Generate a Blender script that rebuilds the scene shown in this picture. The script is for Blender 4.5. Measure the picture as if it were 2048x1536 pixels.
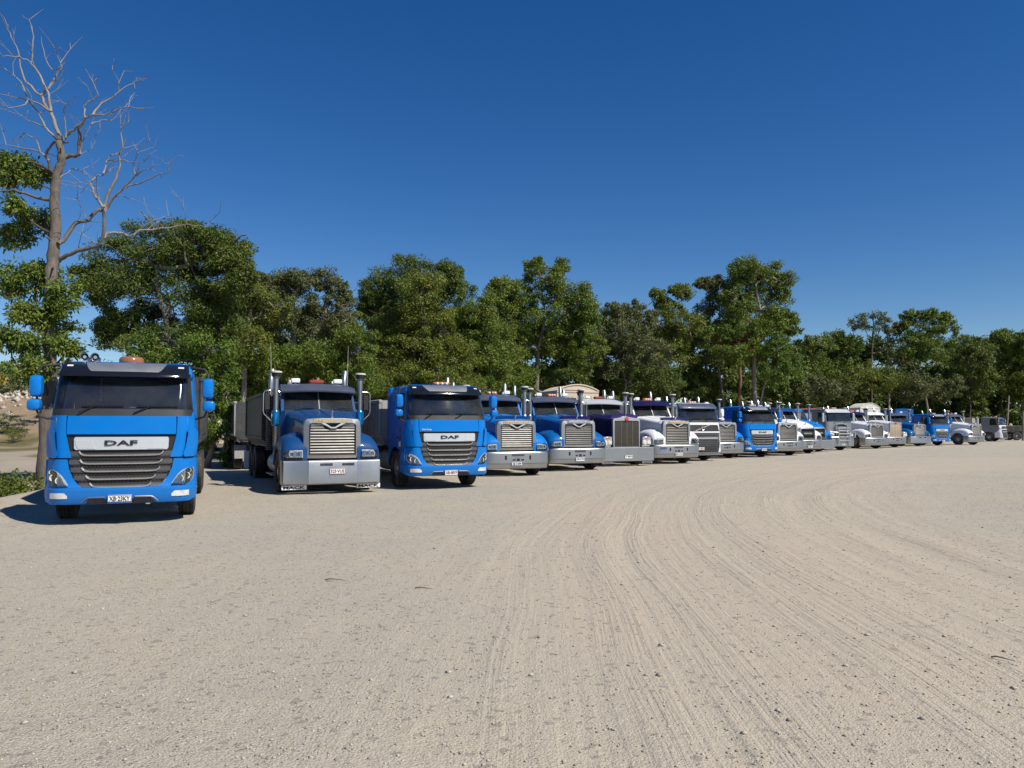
import bpy, bmesh, math, random
import numpy as np
from mathutils import Vector, Matrix

R = math.radians
scene = bpy.context.scene
for o in list(bpy.data.objects):
    bpy.data.objects.remove(o, do_unlink=True)
C = scene.collection

# ------------------------------------------------------------------ camera
F_PX, CX, CY, HORIZON, EYE = 1540.0, 1024.0, 768.0, 854.0, 1.65   # photograph is 2048 x 1536
PITCH = math.atan((HORIZON - CY) / F_PX)
cam = bpy.data.cameras.new('camera')
cam.sensor_fit = 'HORIZONTAL'
cam.sensor_width = 36.0
cam.lens = 36.0 * F_PX / 2048.0
cam.clip_start = 0.05
cam.clip_end = 3000
camo = bpy.data.objects.new('camera', cam)
C.objects.link(camo)
camo.location = (0, 0, EYE)
camo.rotation_euler = (math.pi / 2 + PITCH, 0, 0)
scene.camera = camo

# ------------------------------------------------------------------ sky and sun
SUN_EL = R(47)
SUN_DIR = Vector((0.80 * math.cos(SUN_EL), -0.60 * math.cos(SUN_EL), math.sin(SUN_EL)))   # towards the sun
world = bpy.data.worlds.new('World')
scene.world = world
world.use_nodes = True
wn = world.node_tree
wn.nodes.clear()
sky = wn.nodes.new('ShaderNodeTexSky')
sky.sky_type = 'NISHITA'
sky.sun_disc = False
sky.sun_elevation = SUN_EL
sky.sun_rotation = math.atan2(SUN_DIR.x, SUN_DIR.y)
sky.altitude = 800
sky.air_density = 1.0
sky.dust_density = 0.0
sky.ozone_density = 3.0
hs = wn.nodes.new('ShaderNodeHueSaturation')
hs.inputs['Saturation'].default_value = 1.35
hs.inputs['Hue'].default_value = 0.509
bg = wn.nodes.new('ShaderNodeBackground')
bg.inputs['Strength'].default_value = 0.085
wo = wn.nodes.new('ShaderNodeOutputWorld')
wn.links.new(sky.outputs[0], hs.inputs['Color'])
wn.links.new(hs.outputs[0], bg.inputs[0])
wn.links.new(bg.outputs[0], wo.inputs[0])

sun = bpy.data.lights.new('sun', 'SUN')
sun.energy = 5.0
sun.angle = R(0.53)
sun.color = (1.0, 0.94, 0.83)
suno = bpy.data.objects.new('sun', sun)
C.objects.link(suno)
suno.rotation_euler = SUN_DIR.to_track_quat('Z', 'Y').to_euler()
suno.location = (30, -20, 40)

scene.view_settings.view_transform = 'Standard'
scene.view_settings.look = 'None'
scene.view_settings.exposure = 0.16
scene.view_settings.gamma = 1.0
scene.cycles.max_bounces = 6
scene.cycles.diffuse_bounces = 2
scene.cycles.glossy_bounces = 3
scene.cycles.transparent_max_bounces = 8
scene.cycles.transmission_bounces = 3

def px(x, y, depth):
    """photograph pixel + depth along the view axis on the ground plane -> world point"""
    u = (x - CX) / F_PX
    v = (CY - y) / F_PX
    c, s = math.cos(PITCH), math.sin(PITCH)
    d = Vector((u, c - v * s, s + v * c))
    k = depth / d.y
    return Vector((d.x * k, depth, EYE + d.z * k))

# ------------------------------------------------------------------ materials
MATS = {}
def nodes_of(m):
    return m.node_tree.nodes, m.node_tree.links

def pbr(name, col, rough=0.5, metal=0.0, coat=0.0, spec=0.5, noise=0.0, nscale=8.0, bump=0.0, bscale=40.0, dust=0.0, dirt_low=0.0):
    """procedural principled material: colour with uneven wear, roughness mottling, fine relief"""
    if name in MATS:
        return MATS[name]
    m = bpy.data.materials.new(name)
    m.use_nodes = True
    n, l = nodes_of(m)
    b = n['Principled BSDF']
    b.inputs['Roughness'].default_value = rough
    b.inputs['Metallic'].default_value = metal
    b.inputs['Coat Weight'].default_value = coat
    b.inputs['Coat Roughness'].default_value = 0.06
    b.inputs['Specular IOR Level'].default_value = spec
    tc = n.new('ShaderNodeTexCoord')
    nz = n.new('ShaderNodeTexNoise')
    nz.inputs['Scale'].default_value = nscale
    nz.inputs['Detail'].default_value = 5
    l.new(tc.outputs['Object'], nz.inputs['Vector'])
    mix = n.new('ShaderNodeMix')
    mix.data_type = 'RGBA'
    k = max(noise, 0.03)
    mix.inputs[6].default_value = (*[c * (1 - k) for c in col], 1)
    mix.inputs[7].default_value = (*[min(1, c * (1 + k)) for c in col], 1)
    l.new(nz.outputs['Fac'], mix.inputs[0])
    last = mix.outputs[2]
    if dirt_low > 0:                      # road dust thrown up over the lower panels
        sz = n.new('ShaderNodeSeparateXYZ')
        l.new(tc.outputs['Object'], sz.inputs[0])
        mr = n.new('ShaderNodeMapRange')
        mr.inputs[1].default_value = 1.1
        mr.inputs[2].default_value = 0.25
        mr.inputs[3].default_value = 0.0
        mr.inputs[4].default_value = dirt_low
        l.new(sz.outputs[2], mr.inputs[0])
        nd = n.new('ShaderNodeTexNoise')
        nd.inputs['Scale'].default_value = 5.0
        nd.inputs['Detail'].default_value = 8
        nd.inputs['Roughness'].default_value = 0.7
        l.new(tc.outputs['Object'], nd.inputs['Vector'])
        mu = n.new('ShaderNodeMath')
        mu.operation = 'MULTIPLY'
        l.new(mr.outputs[0], mu.inputs[0])
        l.new(nd.outputs['Fac'], mu.inputs[1])
        md = n.new('ShaderNodeMix')
        md.data_type = 'RGBA'
        md.inputs[7].default_value = (0.36, 0.30, 0.22, 1)
        l.new(mu.outputs[0], md.inputs[0])
        l.new(last, md.inputs[6])
        last = md.outputs[2]
    if dust > 0:
        nz2 = n.new('ShaderNodeTexNoise')
        nz2.inputs['Scale'].default_value = 2.3
        nz2.inputs['Detail'].default_value = 7
        nz2.inputs['Roughness'].default_value = 0.65
        l.new(tc.outputs['Object'], nz2.inputs['Vector'])
        rp = n.new('ShaderNodeMapRange')
        rp.inputs[1].default_value = 0.42
        rp.inputs[2].default_value = 0.75
        rp.inputs[3].default_value = 0.0
        rp.inputs[4].default_value = dust
        l.new(nz2.outputs['Fac'], rp.inputs[0])
        m2 = n.new('ShaderNodeMix')
        m2.data_type = 'RGBA'
        m2.inputs[7].default_value = (0.33, 0.28, 0.21, 1)
        l.new(rp.outputs[0], m2.inputs[0])
        l.new(last, m2.inputs[6])
        last = m2.outputs[2]
        rr = n.new('ShaderNodeMapRange')
        rr.inputs[3].default_value = rough
        rr.inputs[4].default_value = min(1, rough + 0.3)
        l.new(nz2.outputs['Fac'], rr.inputs[0])
        l.new(rr.outputs[0], b.inputs['Roughness'])
    l.new(last, b.inputs['Base Color'])
    if bump > 0:
        nb = n.new('ShaderNodeTexNoise')
        nb.inputs['Scale'].default_value = bscale
        nb.inputs['Detail'].default_value = 4
        l.new(tc.outputs['Object'], nb.inputs['Vector'])
        bp = n.new('ShaderNodeBump')
        bp.inputs['Strength'].default_value = bump
        bp.inputs['Distance'].default_value = 0.02
        l.new(nb.outputs['Fac'], bp.inputs['Height'])
        l.new(bp.outputs[0], b.inputs['Normal'])
    MATS[name] = m
    return m

def glass_mat(name, tint, gloss=1.0):
    if name in MATS:
        return MATS[name]
    m = bpy.data.materials.new(name)
    m.use_nodes = True
    n, l = nodes_of(m)
    n.remove(n['Principled BSDF'])
    out = n['Material Output']
    tr = n.new('ShaderNodeBsdfTransparent')
    tr.inputs[0].default_value = (*tint, 1)
    gl = n.new('ShaderNodeBsdfGlossy')
    gl.inputs['Roughness'].default_value = 0.025
    tc = n.new('ShaderNodeTexCoord')
    nz = n.new('ShaderNodeTexNoise')
    nz.inputs['Scale'].default_value = 1.6
    nz.inputs['Detail'].default_value = 3
    l.new(tc.outputs['Object'], nz.inputs['Vector'])
    df = n.new('ShaderNodeBsdfDiffuse')
    df.inputs[0].default_value = (0.30, 0.29, 0.26, 1)
    fr = n.new('ShaderNodeFresnel')
    fr.inputs[0].default_value = 1.75
    m1 = n.new('ShaderNodeMixShader')
    l.new(fr.outputs[0], m1.inputs[0])
    l.new(tr.outputs[0], m1.inputs[1])
    l.new(gl.outputs[0], m1.inputs[2])
    mp = n.new('ShaderNodeMapRange')
    mp.inputs[1].default_value = 0.35
    mp.inputs[2].default_value = 0.8
    mp.inputs[3].default_value = 0.03
    mp.inputs[4].default_value = 0.11
    l.new(nz.outputs['Fac'], mp.inputs[0])
    m2 = n.new('ShaderNodeMixShader')
    l.new(mp.outputs[0], m2.inputs[0])
    l.new(m1.outputs[0], m2.inputs[1])
    l.new(df.outputs[0], m2.inputs[2])
    l.new(m2.outputs[0], out.inputs[0])
    MATS[name] = m
    return m

def paint(name, col):
    return pbr(name, col, rough=0.32, coat=0.3, spec=0.12, noise=0.05, nscale=3.0, dust=0.02, dirt_low=0.09)

BLUE = paint('paint_blue', (0.0002, 0.158, 0.53))
BLUE_MID = paint('paint_mid_blue', (0.0015, 0.10, 0.32))
BLUE_DEEP = paint('paint_deep_blue', (0.008, 0.055, 0.18))
NAVY = paint('paint_navy', (0.008, 0.008, 0.060))
PURPLE = paint('paint_purple', (0.035, 0.024, 0.17))
WHITE = paint('paint_white', (0.74, 0.75, 0.76))
GREYP = paint('paint_grey', (0.20, 0.21, 0.22))
SLATE = pbr('paint_slate_visor', (0.05, 0.062, 0.10), rough=0.35, coat=0.3, dust=0.1)
BLACKP = pbr('black_gloss_plastic', (0.010, 0.010, 0.011), rough=0.12, coat=0.5, noise=0.1)
PLASTIC = pbr('black_matt_plastic', (0.018, 0.018, 0.019), rough=0.45, noise=0.15, dust=0.03)
GRILLE = pbr('dark_grey_grille', (0.055, 0.055, 0.058), rough=0.42, noise=0.1, dust=0.1)
MESH = pbr('black_mesh', (0.008, 0.008, 0.009), rough=0.7)
SILVER = pbr('silver_paint', (0.60, 0.61, 0.62), rough=0.3, metal=0.35, coat=0.3, noise=0.04)
CHROME = pbr('chrome', (0.78, 0.78, 0.78), rough=0.13, metal=1.0, noise=0.05, dust=0.08)
ALLOY = pbr('polished_alloy', (0.42, 0.42, 0.42), rough=0.27, metal=1.0, noise=0.12, nscale=3, bump=0.05, bscale=14, dust=0.14)
ALLOYD = pbr('dull_alloy', (0.40, 0.41, 0.42), rough=0.4, metal=0.85, noise=0.18, nscale=4, dust=0.2)
BARS = pbr('grille_bar_metal', (0.30, 0.295, 0.28), rough=0.42, metal=0.6, noise=0.2, dust=0.15)
BARS_DARK = pbr('grille_bar_dark', (0.13, 0.13, 0.13), rough=0.4, metal=0.5, noise=0.2, dust=0.15)
STEEL = pbr('stack_steel', (0.36, 0.37, 0.38), rough=0.30, metal=1.0, noise=0.15, dust=0.1)
RUBBER = pbr('rubber', (0.022, 0.021, 0.020), rough=0.8, noise=0.25, nscale=12, dust=0.38, bump=0.2, bscale=30)
FRAME = pbr('chassis_black', (0.02, 0.02, 0.02), rough=0.6, noise=0.2, dust=0.35)
BODYGREY = pbr('tipper_grey', (0.065, 0.068, 0.07), rough=0.42, metal=0.4, noise=0.25, nscale=3, dust=0.25)
BODYDARK = pbr('tipper_dark', (0.045, 0.042, 0.036), rough=0.45, metal=0.3, noise=0.3, nscale=3, dust=0.3)
BODYWHITE = pbr('tipper_pale', (0.34, 0.34, 0.33), rough=0.5, noise=0.15, nscale=3, dust=0.35)
BEIGE = pbr('dome_beige', (0.60, 0.50, 0.38), rough=0.6, noise=0.1, dust=0.15)
CREAM = pbr('dome_cream', (0.62, 0.60, 0.52), rough=0.6, noise=0.1, dust=0.12)
TARP = pbr('tarp_red', (0.22, 0.075, 0.065), rough=0.8, noise=0.2, dust=0.2)
SEAT = pbr('seat_cloth', (0.12, 0.125, 0.13), rough=0.9, noise=0.2)
DASH = pbr('dashboard', (0.14, 0.14, 0.135), rough=0.7, noise=0.1)
AMBER = pbr('amber_lens', (0.55, 0.13, 0.02), rough=0.2, coat=0.6, noise=0.2, nscale=20)
REDL = pbr('red_lens', (0.30, 0.045, 0.02), rough=0.25, coat=0.5, noise=0.2, nscale=20)
COPPER = pbr('brown_beacon_lens', (0.34, 0.12, 0.045), rough=0.18, coat=0.7, noise=0.1)
LAMP = pbr('lamp_reflector', (0.74, 0.74, 0.72), rough=0.25, metal=0.25, noise=0.4, nscale=14, bump=0.4, bscale=12)
LAMPW = pbr('white_lamp', (0.75, 0.75, 0.73), rough=0.35, noise=0.05)
PLATEW = pbr('plate_white', (0.78, 0.78, 0.76), rough=0.4, noise=0.03)
PLATEB = pbr('plate_blue', (0.02, 0.07, 0.30), rough=0.4)
INK = pbr('ink_black', (0.012, 0.012, 0.013), rough=0.5)
MAROON = pbr('ink_maroon', (0.16, 0.02, 0.025), rough=0.5)
GOLD = pbr('gold_letters', (0.75, 0.42, 0.06), rough=0.35, metal=0.4)
STRIPE = pbr('faded_red_stripe', (0.55, 0.30, 0.20), rough=0.6)
REDINK = pbr('ink_red', (0.5, 0.05, 0.03), rough=0.5)
INTAKE = pbr('intake_blue', (0.01, 0.22, 0.55), rough=0.15, metal=0.6, coat=0.6)
GLASS = glass_mat('cab_glass', (0.66, 0.74, 0.74))
GLASSD = glass_mat('cab_glass_dark', (0.12, 0.13, 0.13))
LENS = glass_mat('lamp_glass', (0.95, 0.95, 0.95))

# ------------------------------------------------------------------ mesh helpers
class MB:
    """collects shapes; build() links them as ONE mesh object"""
    def __init__(s):
        s.v, s.f = [], []
    def add(s, vs, fs):
        o = len(s.v)
        s.v.extend(tuple(p) for p in vs)
        s.f.extend(tuple(i + o for i in q) for q in fs)
        return s
    def box(s, c, d, b=0.0, rot=None):
        hx, hy, hz = d[0] / 2, d[1] / 2, d[2] / 2
        b = min(b, hx * .9, hy * .9, hz * .9)
        if b <= 0:
            vs = [Vector((x * hx, y * hy, z * hz)) for x in (-1, 1) for y in (-1, 1) for z in (-1, 1)]
            fs = [(0, 1, 3, 2), (4, 6, 7, 5), (0, 4, 5, 1), (2, 3, 7, 6), (0, 2, 6, 4), (1, 5, 7, 3)]
        else:
            vs, ix = [], {}
            for x in (-1, 1):
                for y in (-1, 1):
                    for z in (-1, 1):
                        ix[(x, y, z)] = len(vs)
                        vs += [Vector((x * hx, y * (hy - b), z * (hz - b))), Vector((x * (hx - b), y * hy, z * (hz - b))), Vector((x * (hx - b), y * (hy - b), z * hz))]
            g = lambda x, y, z, k: ix[(x, y, z)] + k
            fs = []
            for a in (-1, 1):
                fs.append((g(a, -1, -1, 0), g(a, 1, -1, 0), g(a, 1, 1, 0), g(a, -1, 1, 0)))
                fs.append((g(-1, a, -1, 1), g(1, a, -1, 1), g(1, a, 1, 1), g(-1, a, 1, 1)))
                fs.append((g(-1, -1, a, 2), g(1, -1, a, 2), g(1, 1, a, 2), g(-1, 1, a, 2)))
                for c2 in (-1, 1):
                    fs.append((g(a, c2, -1, 0), g(a, c2, 1, 0), g(a, c2, 1, 1), g(a, c2, -1, 1)))
                    fs.append((g(a, -1, c2, 0), g(a, 1, c2, 0), g(a, 1, c2, 2), g(a, -1, c2, 2)))
                    fs.append((g(-1, a, c2, 1), g(1, a, c2, 1), g(1, a, c2, 2), g(-1, a, c2, 2)))
                    for c3 in (-1, 1):
                        fs.append((g(a, c2, c3, 0), g(a, c2, c3, 1), g(a, c2, c3, 2)))
        if rot is not None:
            vs = [rot @ p for p in vs]
        c = Vector(c)
        return s.add([p + c for p in vs], fs)
    def prism(s, poly, axis, a, b):
        """polygon in the two other axes (in x,y,z order) extruded along axis from a to b"""
        def P(u, w, t):
            return {'x': (t, u, w), 'y': (u, t, w), 'z': (u, w, t)}[axis]
        n = len(poly)
        vs = [P(u, w, a) for u, w in poly] + [P(u, w, b) for u, w in poly]
        fs = [tuple(range(n)), tuple(range(2 * n - 1, n - 1, -1))]
        fs += [(i, (i + 1) % n, n + (i + 1) % n, n + i) for i in range(n)]
        return s.add(vs, fs)
    def loft(s, rings, cap=True, closed=True):
        n = len(rings[0])
        vs = [p for r in rings for p in r]
        fs = []
        for k in range(len(rings) - 1):
            for i in range(n if closed else n - 1):
                j = (i + 1) % n
                fs.append((k * n + i, k * n + j, (k + 1) * n + j, (k + 1) * n + i))
        if cap and closed:
            fs.append(tuple(range(n)))
            fs.append(tuple(range(len(vs) - 1, len(vs) - n - 1, -1)))
        return s.add(vs, fs)
    def tube(s, pts, r, n=8, cap=True):
        pts = [Vector(p) for p in pts]
        rs = r if isinstance(r, (list, tuple)) else [r] * len(pts)
        rings = []
        up = None
        for i, p in enumerate(pts):
            t = (pts[min(i + 1, len(pts) - 1)] - pts[max(i - 1, 0)])
            if t.length < 1e-9:
                t = Vector((0, 0, 1))
            t.normalize()
            if up is None:
                up = t.orthogonal().normalized()
            else:
                up = up - t * up.dot(t)
                if up.length < 1e-6:
                    up = t.orthogonal()
                up.normalize()
            w = t.cross(up)
            rings.append([p + (up * math.cos(2 * math.pi * k / n) + w * math.sin(2 * math.pi * k / n)) * rs[i] for k in range(n)])
        return s.loft(rings, cap)
    def lathe(s, prof, c, axis='z', n=20, cap=True):
        """prof: (radius, height) pairs along the axis"""
        rings = []
        c = Vector(c)
        for r, h in prof:
            ring = []
            for k in range(n):
                a = 2 * math.pi * k / n
                u, w = r * math.cos(a), r * math.sin(a)
                ring.append(c + Vector({'z': (u, w, h), 'x': (h, u, w), 'y': (u, h, w)}[axis]))
            rings.append(ring)
        return s.loft(rings, cap)
    def sheet(s, rows, th=(0, 0.02, 0)):
        """grid of points given by rows, thickened by the vector th"""
        m, n = len(rows), len(rows[0])
        th = Vector(th)
        top = [Vector(p) for r in rows for p in r]
        vs = top + [p + th for p in top]
        K = m * n
        fs = []
        for i in range(m - 1):
            for j in range(n - 1):
                a, b, c, d = i * n + j, i * n + j + 1, (i + 1) * n + j + 1, (i + 1) * n + j
                fs.append((a, b, c, d))
                fs.append((K + a, K + d, K + c, K + b))
        edge = [j for j in range(n)] + [i * n + n - 1 for i in range(1, m)] + [(m - 1) * n + j for j in range(n - 2, -1, -1)] + [i * n for i in range(m - 2, 0, -1)]
        for q in range(len(edge)):
            a, b = edge[q], edge[(q + 1) % len(edge)]
            fs.append((a, K + a, K + b, b))
        return s.add(vs, fs)
    def panel(s, rows, F, off=0.0, th=0.03, nx=14):
        """sheet draped on the front surface F(x,z): rows = (z, x_left, x_right)"""
        g = []
        for z, xl, xr in rows:
            g.append([(xl + (xr - xl) * t / nx, F(xl + (xr - xl) * t / nx, z) - off, z) for t in range(nx + 1)])
        return s.sheet(g, (0, th, 0))
    def wall(s, poly, side, xf, th=0.04):
        """polygon in (y,z) laid on a side surface x = side*xf(z)"""
        n = len(poly)
        vs = [(side * xf(z), y, z) for y, z in poly] + [(side * (xf(z) - th), y, z) for y, z in poly]
        fs = [tuple(range(n)), tuple(range(2 * n - 1, n - 1, -1))]
        fs += [(i, (i + 1) % n, n + (i + 1) % n, n + i) for i in range(n)]
        return s.add(vs, fs)
    def mesh(s, name, mat, angle=38):
        bm = bmesh.new()
        vs = [bm.verts.new(p) for p in s.v]
        for q in s.f:
            try:
                bm.faces.new([vs[i] for i in q])
            except ValueError:
                pass
        bmesh.ops.remove_doubles(bm, verts=bm.verts, dist=1e-5)
        bmesh.ops.recalc_face_normals(bm, faces=bm.faces)
        me = bpy.data.meshes.new(name)
        bm.to_mesh(me)
        bm.free()
        me.materials.append(mat)
        for p in me.polygons:
            p.use_smooth = True
        me.set_sharp_from_angle(angle=R(angle))
        return me
    def build(s, name, mat, parent=None, loc=(0, 0, 0), angle=38, mirror=False):
        return link(name, s.mesh(name, mat, angle), parent, loc)

def link(name, me, parent=None, loc=(0, 0, 0), rot=(0, 0, 0), scl=(1, 1, 1)):
    o = bpy.data.objects.new(name, me)
    C.objects.link(o)
    o.location = loc
    o.rotation_euler = rot
    o.scale = scl
    if parent is not None:
        o.parent = parent
    return o

def tag(o, label, cat, group=None, kind=None):
    if label:
        o['label'] = label
    if cat:
        o['category'] = cat
    if group:
        o['group'] = group
    if kind:
        o['kind'] = kind
    return o

def thing(name, label, cat, loc, rz=0.0, group=None):
    o = link(name, None, None, loc, (0, 0, rz))
    return tag(o, label, cat, group)

def text(s, size, wx, bold, mat, parent, loc, rot=(R(90), 0, 0), ext=0.006, name='lettering'):
    """flat lettering as a thin mesh, centred on loc; size = letter height, wx = total width"""
    cu = bpy.data.curves.new('t', 'FONT')
    cu.body = s
    cu.align_x = 'CENTER'
    cu.align_y = 'CENTER'
    cu.extrude = ext
    cu.offset = bold
    cu.resolution_u = 2
    o = bpy.data.objects.new('t', cu)
    C.objects.link(o)
    dg = bpy.context.evaluated_depsgraph_get()
    dg.update()
    me = bpy.data.meshes.new_from_object(o.evaluated_get(dg))
    bpy.data.objects.remove(o, do_unlink=True)
    bpy.data.curves.remove(cu)
    co = np.empty(len(me.vertices) * 3)
    me.vertices.foreach_get('co', co)
    co = co.reshape(-1, 3)
    lo, hi = co.min(0), co.max(0)
    co[:, 0] = (co[:, 0] - (lo[0] + hi[0]) / 2) * wx / (hi[0] - lo[0])
    co[:, 1] = (co[:, 1] - (lo[1] + hi[1]) / 2) * size / (hi[1] - lo[1])
    me.vertices.foreach_set('co', co.ravel())
    me.materials.clear()
    me.materials.append(mat)
    return link(name, me, parent, loc, rot)

def smoothstep(a, b, x):
    t = min(1, max(0, (x - a) / (b - a)))
    return t * t * (3 - 2 * t)

def lerp_table(tab, z):
    if z <= tab[0][0]:
        return tab[0][1]
    for (a, p), (b, q) in zip(tab, tab[1:]):
        if z <= b:
            return p + (q - p) * (z - a) / (b - a)
    return tab[-1][1]
# ================================================================== ground
_perm = np.random.RandomState(7).rand(512)
def vnoise(x, y, seed=0):
    xi, yi = np.floor(x).astype(np.int64), np.floor(y).astype(np.int64)
    fx, fy = x - xi, y - yi
    fx, fy = fx * fx * (3 - 2 * fx), fy * fy * (3 - 2 * fy)
    def h(a, b):
        k = (a * 374761393 + b * 668265263 + seed * 974711) & 0x7fffffff
        k = ((k ^ (k >> 13)) * 1274126177) & 0x7fffffff
        return _perm[(k ^ (k >> 16)) & 511]
    return (h(xi, yi) * (1 - fx) + h(xi + 1, yi) * fx) * (1 - fy) + (h(xi, yi + 1) * (1 - fx) + h(xi + 1, yi + 1) * fx) * fy
def sstep(a, b, x):
    t = np.clip((x - a) / (b - a), 0, 1)
    return t * t * (3 - 2 * t)

TURN = (32.5, 8.0)                                        # centre of the curve the lorries drive
def track_uv(x, y):
    dx = x - TURN[0]
    dy = np.maximum(y - TURN[1], 0)
    u = np.sqrt(dx * dx + dy * dy)
    v = np.arctan2(dy, -dx) * 30 + np.minimum(y, TURN[1])
    return u, v
def worn(x, y):
    u, v = track_uv(x, y)
    n = vnoise(x * .18, y * .18, 3)
    return sstep(23, 27.5, u) * (1 - sstep(32.3, 36, u + (n - .5) * 3)) * (0.75 + .5 * (n - .5))
def edge_x(y):
    return -11.0 - 0.27 * (np.maximum(y, 5) - 17)
def ground_z(x, y):
    x, y = np.asarray(x, float), np.asarray(y, float)
    d = edge_x(y) - x + (vnoise(y * .8, x * .0, 11) - .5) * .8
    low = np.interp(y, [-50, 25, 35, 55, 60, 66, 72, 80, 140, 700], [-1.0, -1.0, -.75, .25, 1.2, 2.4, 4.2, 4.6, 3.5, 3])
    low = low + (vnoise(x * .35, y * .35, 12) - .5) * np.interp(y, [30, 55, 75], [.1, .4, 1.3])
    w = sstep(0.0, 1.0, d / (2.2 + np.maximum(0, y - 40) * .4))
    u, v = track_uv(x, y)
    k = worn(x, y)
    z = (vnoise(x * .25, y * .25, 1) - .5) * 0.05 * sstep(3, 12, np.hypot(x, y - 12)) 
    u = u + (vnoise(x * .08, y * .08, 41) - .5) * 1.0
    br = .25 + .9 * sstep(.3, .7, vnoise(x * .3, y * .3, 42))
    z = z + k * br * ((vnoise(u * 2.2, v * .10, 21) - .5) * 0.026 + (vnoise(u * 6.5, v * .12, 22) - .5) * 0.011 + (vnoise(u * 17, v * .25, 23) - .5) * 0.005)
    z = z + (1 - k) * (vnoise(x * 4, y * 4, 24) - .5) * 0.012
    lip = 0.13 * np.exp(-((d + .25) / .45) ** 2)
    return (z + lip) * (1 - w) + low * w

def build_ground():
    th = np.concatenate([np.linspace(-46, 46, 520), np.linspace(50, 314, 46)[:-1]])
    th = np.radians(np.concatenate([th, [314.0]]))[:-1]
    th = np.concatenate([np.radians(np.linspace(-46, 46, 520)), np.radians(np.linspace(51, 309, 52))])
    r = np.concatenate([[0.25, 1.0, 1.8], np.geomspace(2.4, 90, 330), np.geomspace(93, 1500, 26)])
    T, Rr = np.meshgrid(th, r)
    x, y = Rr * np.sin(T), Rr * np.cos(T)
    z = ground_z(x, y)
    n, m = len(th), len(r)
    co = np.stack([x, y, z], -1).reshape(-1, 3)
    i = np.arange(m - 1)[:, None] * n
    j = np.arange(n)[None, :]
    jn = (j + 1) % n
    q = np.stack([i + j, i + jn, i + n + jn, i + n + j], -1).reshape(-1, 4)
    q = q[:, ::-1]
    co = np.vstack([co, [[0, 0, 0]]])
    me = raw_mesh('ground', co, q)
    d = edge_x(y) - x
    left = sstep(-.2, .9, d + (vnoise(x * 1.5, y * 1.5, 31) - .5) * 1.2)
    g = left * sstep(.45, .6, vnoise(x * .5, y * .5, 33) * .6 + sstep(48, 54, y) * (1 - sstep(57, 61, y)) * .30 + sstep(3.5, 1.0, d) * .5)
    pale = left * sstep(.5, .62, vnoise(x * .25, y * .25, 35) * .7 + sstep(68, 73, y) * .35) * sstep(62, 70, y)
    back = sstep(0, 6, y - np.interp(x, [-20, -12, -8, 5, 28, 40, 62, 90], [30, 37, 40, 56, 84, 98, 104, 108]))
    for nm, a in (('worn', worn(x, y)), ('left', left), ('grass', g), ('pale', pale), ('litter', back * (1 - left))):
        at = me.attributes.new(nm, 'FLOAT', 'POINT')
        at.data.foreach_set('value', np.append(a.ravel(), 0).astype(np.float32))
    me.polygons.foreach_set('use_smooth', np.ones(len(me.polygons), bool))
    return me

def raw_mesh(name, co, faces):
    co = np.asarray(co, np.float32)
    faces = np.asarray(faces, np.int32)
    k = faces.shape[1]
    me = bpy.data.meshes.new(name)
    me.vertices.add(len(co))
    me.vertices.foreach_set('co', co.ravel())
    me.loops.add(faces.size)
    me.loops.foreach_set('vertex_index', faces.ravel())
    me.polygons.add(len(faces))
    me.polygons.foreach_set('loop_start', np.arange(0, faces.size, k, dtype=np.int32))
    me.update(calc_edges=True)
    return me

class NT:
    """small node-tree writer"""
    def __init__(s, m):
        s.n, s.l = nodes_of(m)
    def node(s, t, **kw):
        o = s.n.new(t)
        for k, v in kw.items():
            setattr(o, k, v)
        return o
    def put(s, a, sock):
        if isinstance(a, (int, float)):
            sock.default_value = a
        elif isinstance(a, tuple):
            sock.default_value = (*a, 1) if len(a) == 3 and len(sock.default_value) == 4 else a
        else:
            s.l.new(a, sock)
    def math(s, op, a, b=0.0, c=None, clamp=False):
        o = s.node('ShaderNodeMath', operation=op, use_clamp=clamp)
        s.put(a, o.inputs[0])
        s.put(b, o.inputs[1])
        if c is not None:
            s.put(c, o.inputs[2])
        return o.outputs[0]
    def noise(s, vec, scale, detail=4, rough=.55):
        o = s.node('ShaderNodeTexNoise')
        s.put(vec, o.inputs['Vector'])
        s.put(scale, o.inputs['Scale'])
        s.put(detail, o.inputs['Detail'])
        s.put(rough, o.inputs['Roughness'])
        return o.outputs['Fac']
    def vor(s, vec, scale, feature='F1'):
        o = s.node('ShaderNodeTexVoronoi', feature=feature)
        s.put(vec, o.inputs['Vector'])
        s.put(scale, o.inputs['Scale'])
        return o
    def mix(s, f, a, b, mode='MIX'):
        o = s.node('ShaderNodeMix', data_type='RGBA', blend_type=mode)
        s.put(f, o.inputs[0])
        s.put(a, o.inputs[6])
        s.put(b, o.inputs[7])
        return o.outputs[2]
    def rng(s, v, a, b, c=0.0, d=1.0):
        o = s.node('ShaderNodeMapRange')
        s.put(v, o.inputs[0])
        for k, q in zip((1, 2, 3, 4), (a, b, c, d)):
            o.inputs[k].default_value = q
        return o.outputs[0]
    def attr(s, nm):
        return s.node('ShaderNodeAttribute', attribute_name=nm).outputs['Fac']
    def comb(s, x, y, z=0.0):
        o = s.node('ShaderNodeCombineXYZ')
        for q, i in zip((x, y, z), o.inputs):
            s.put(q, i)
        return o.outputs[0]

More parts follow.
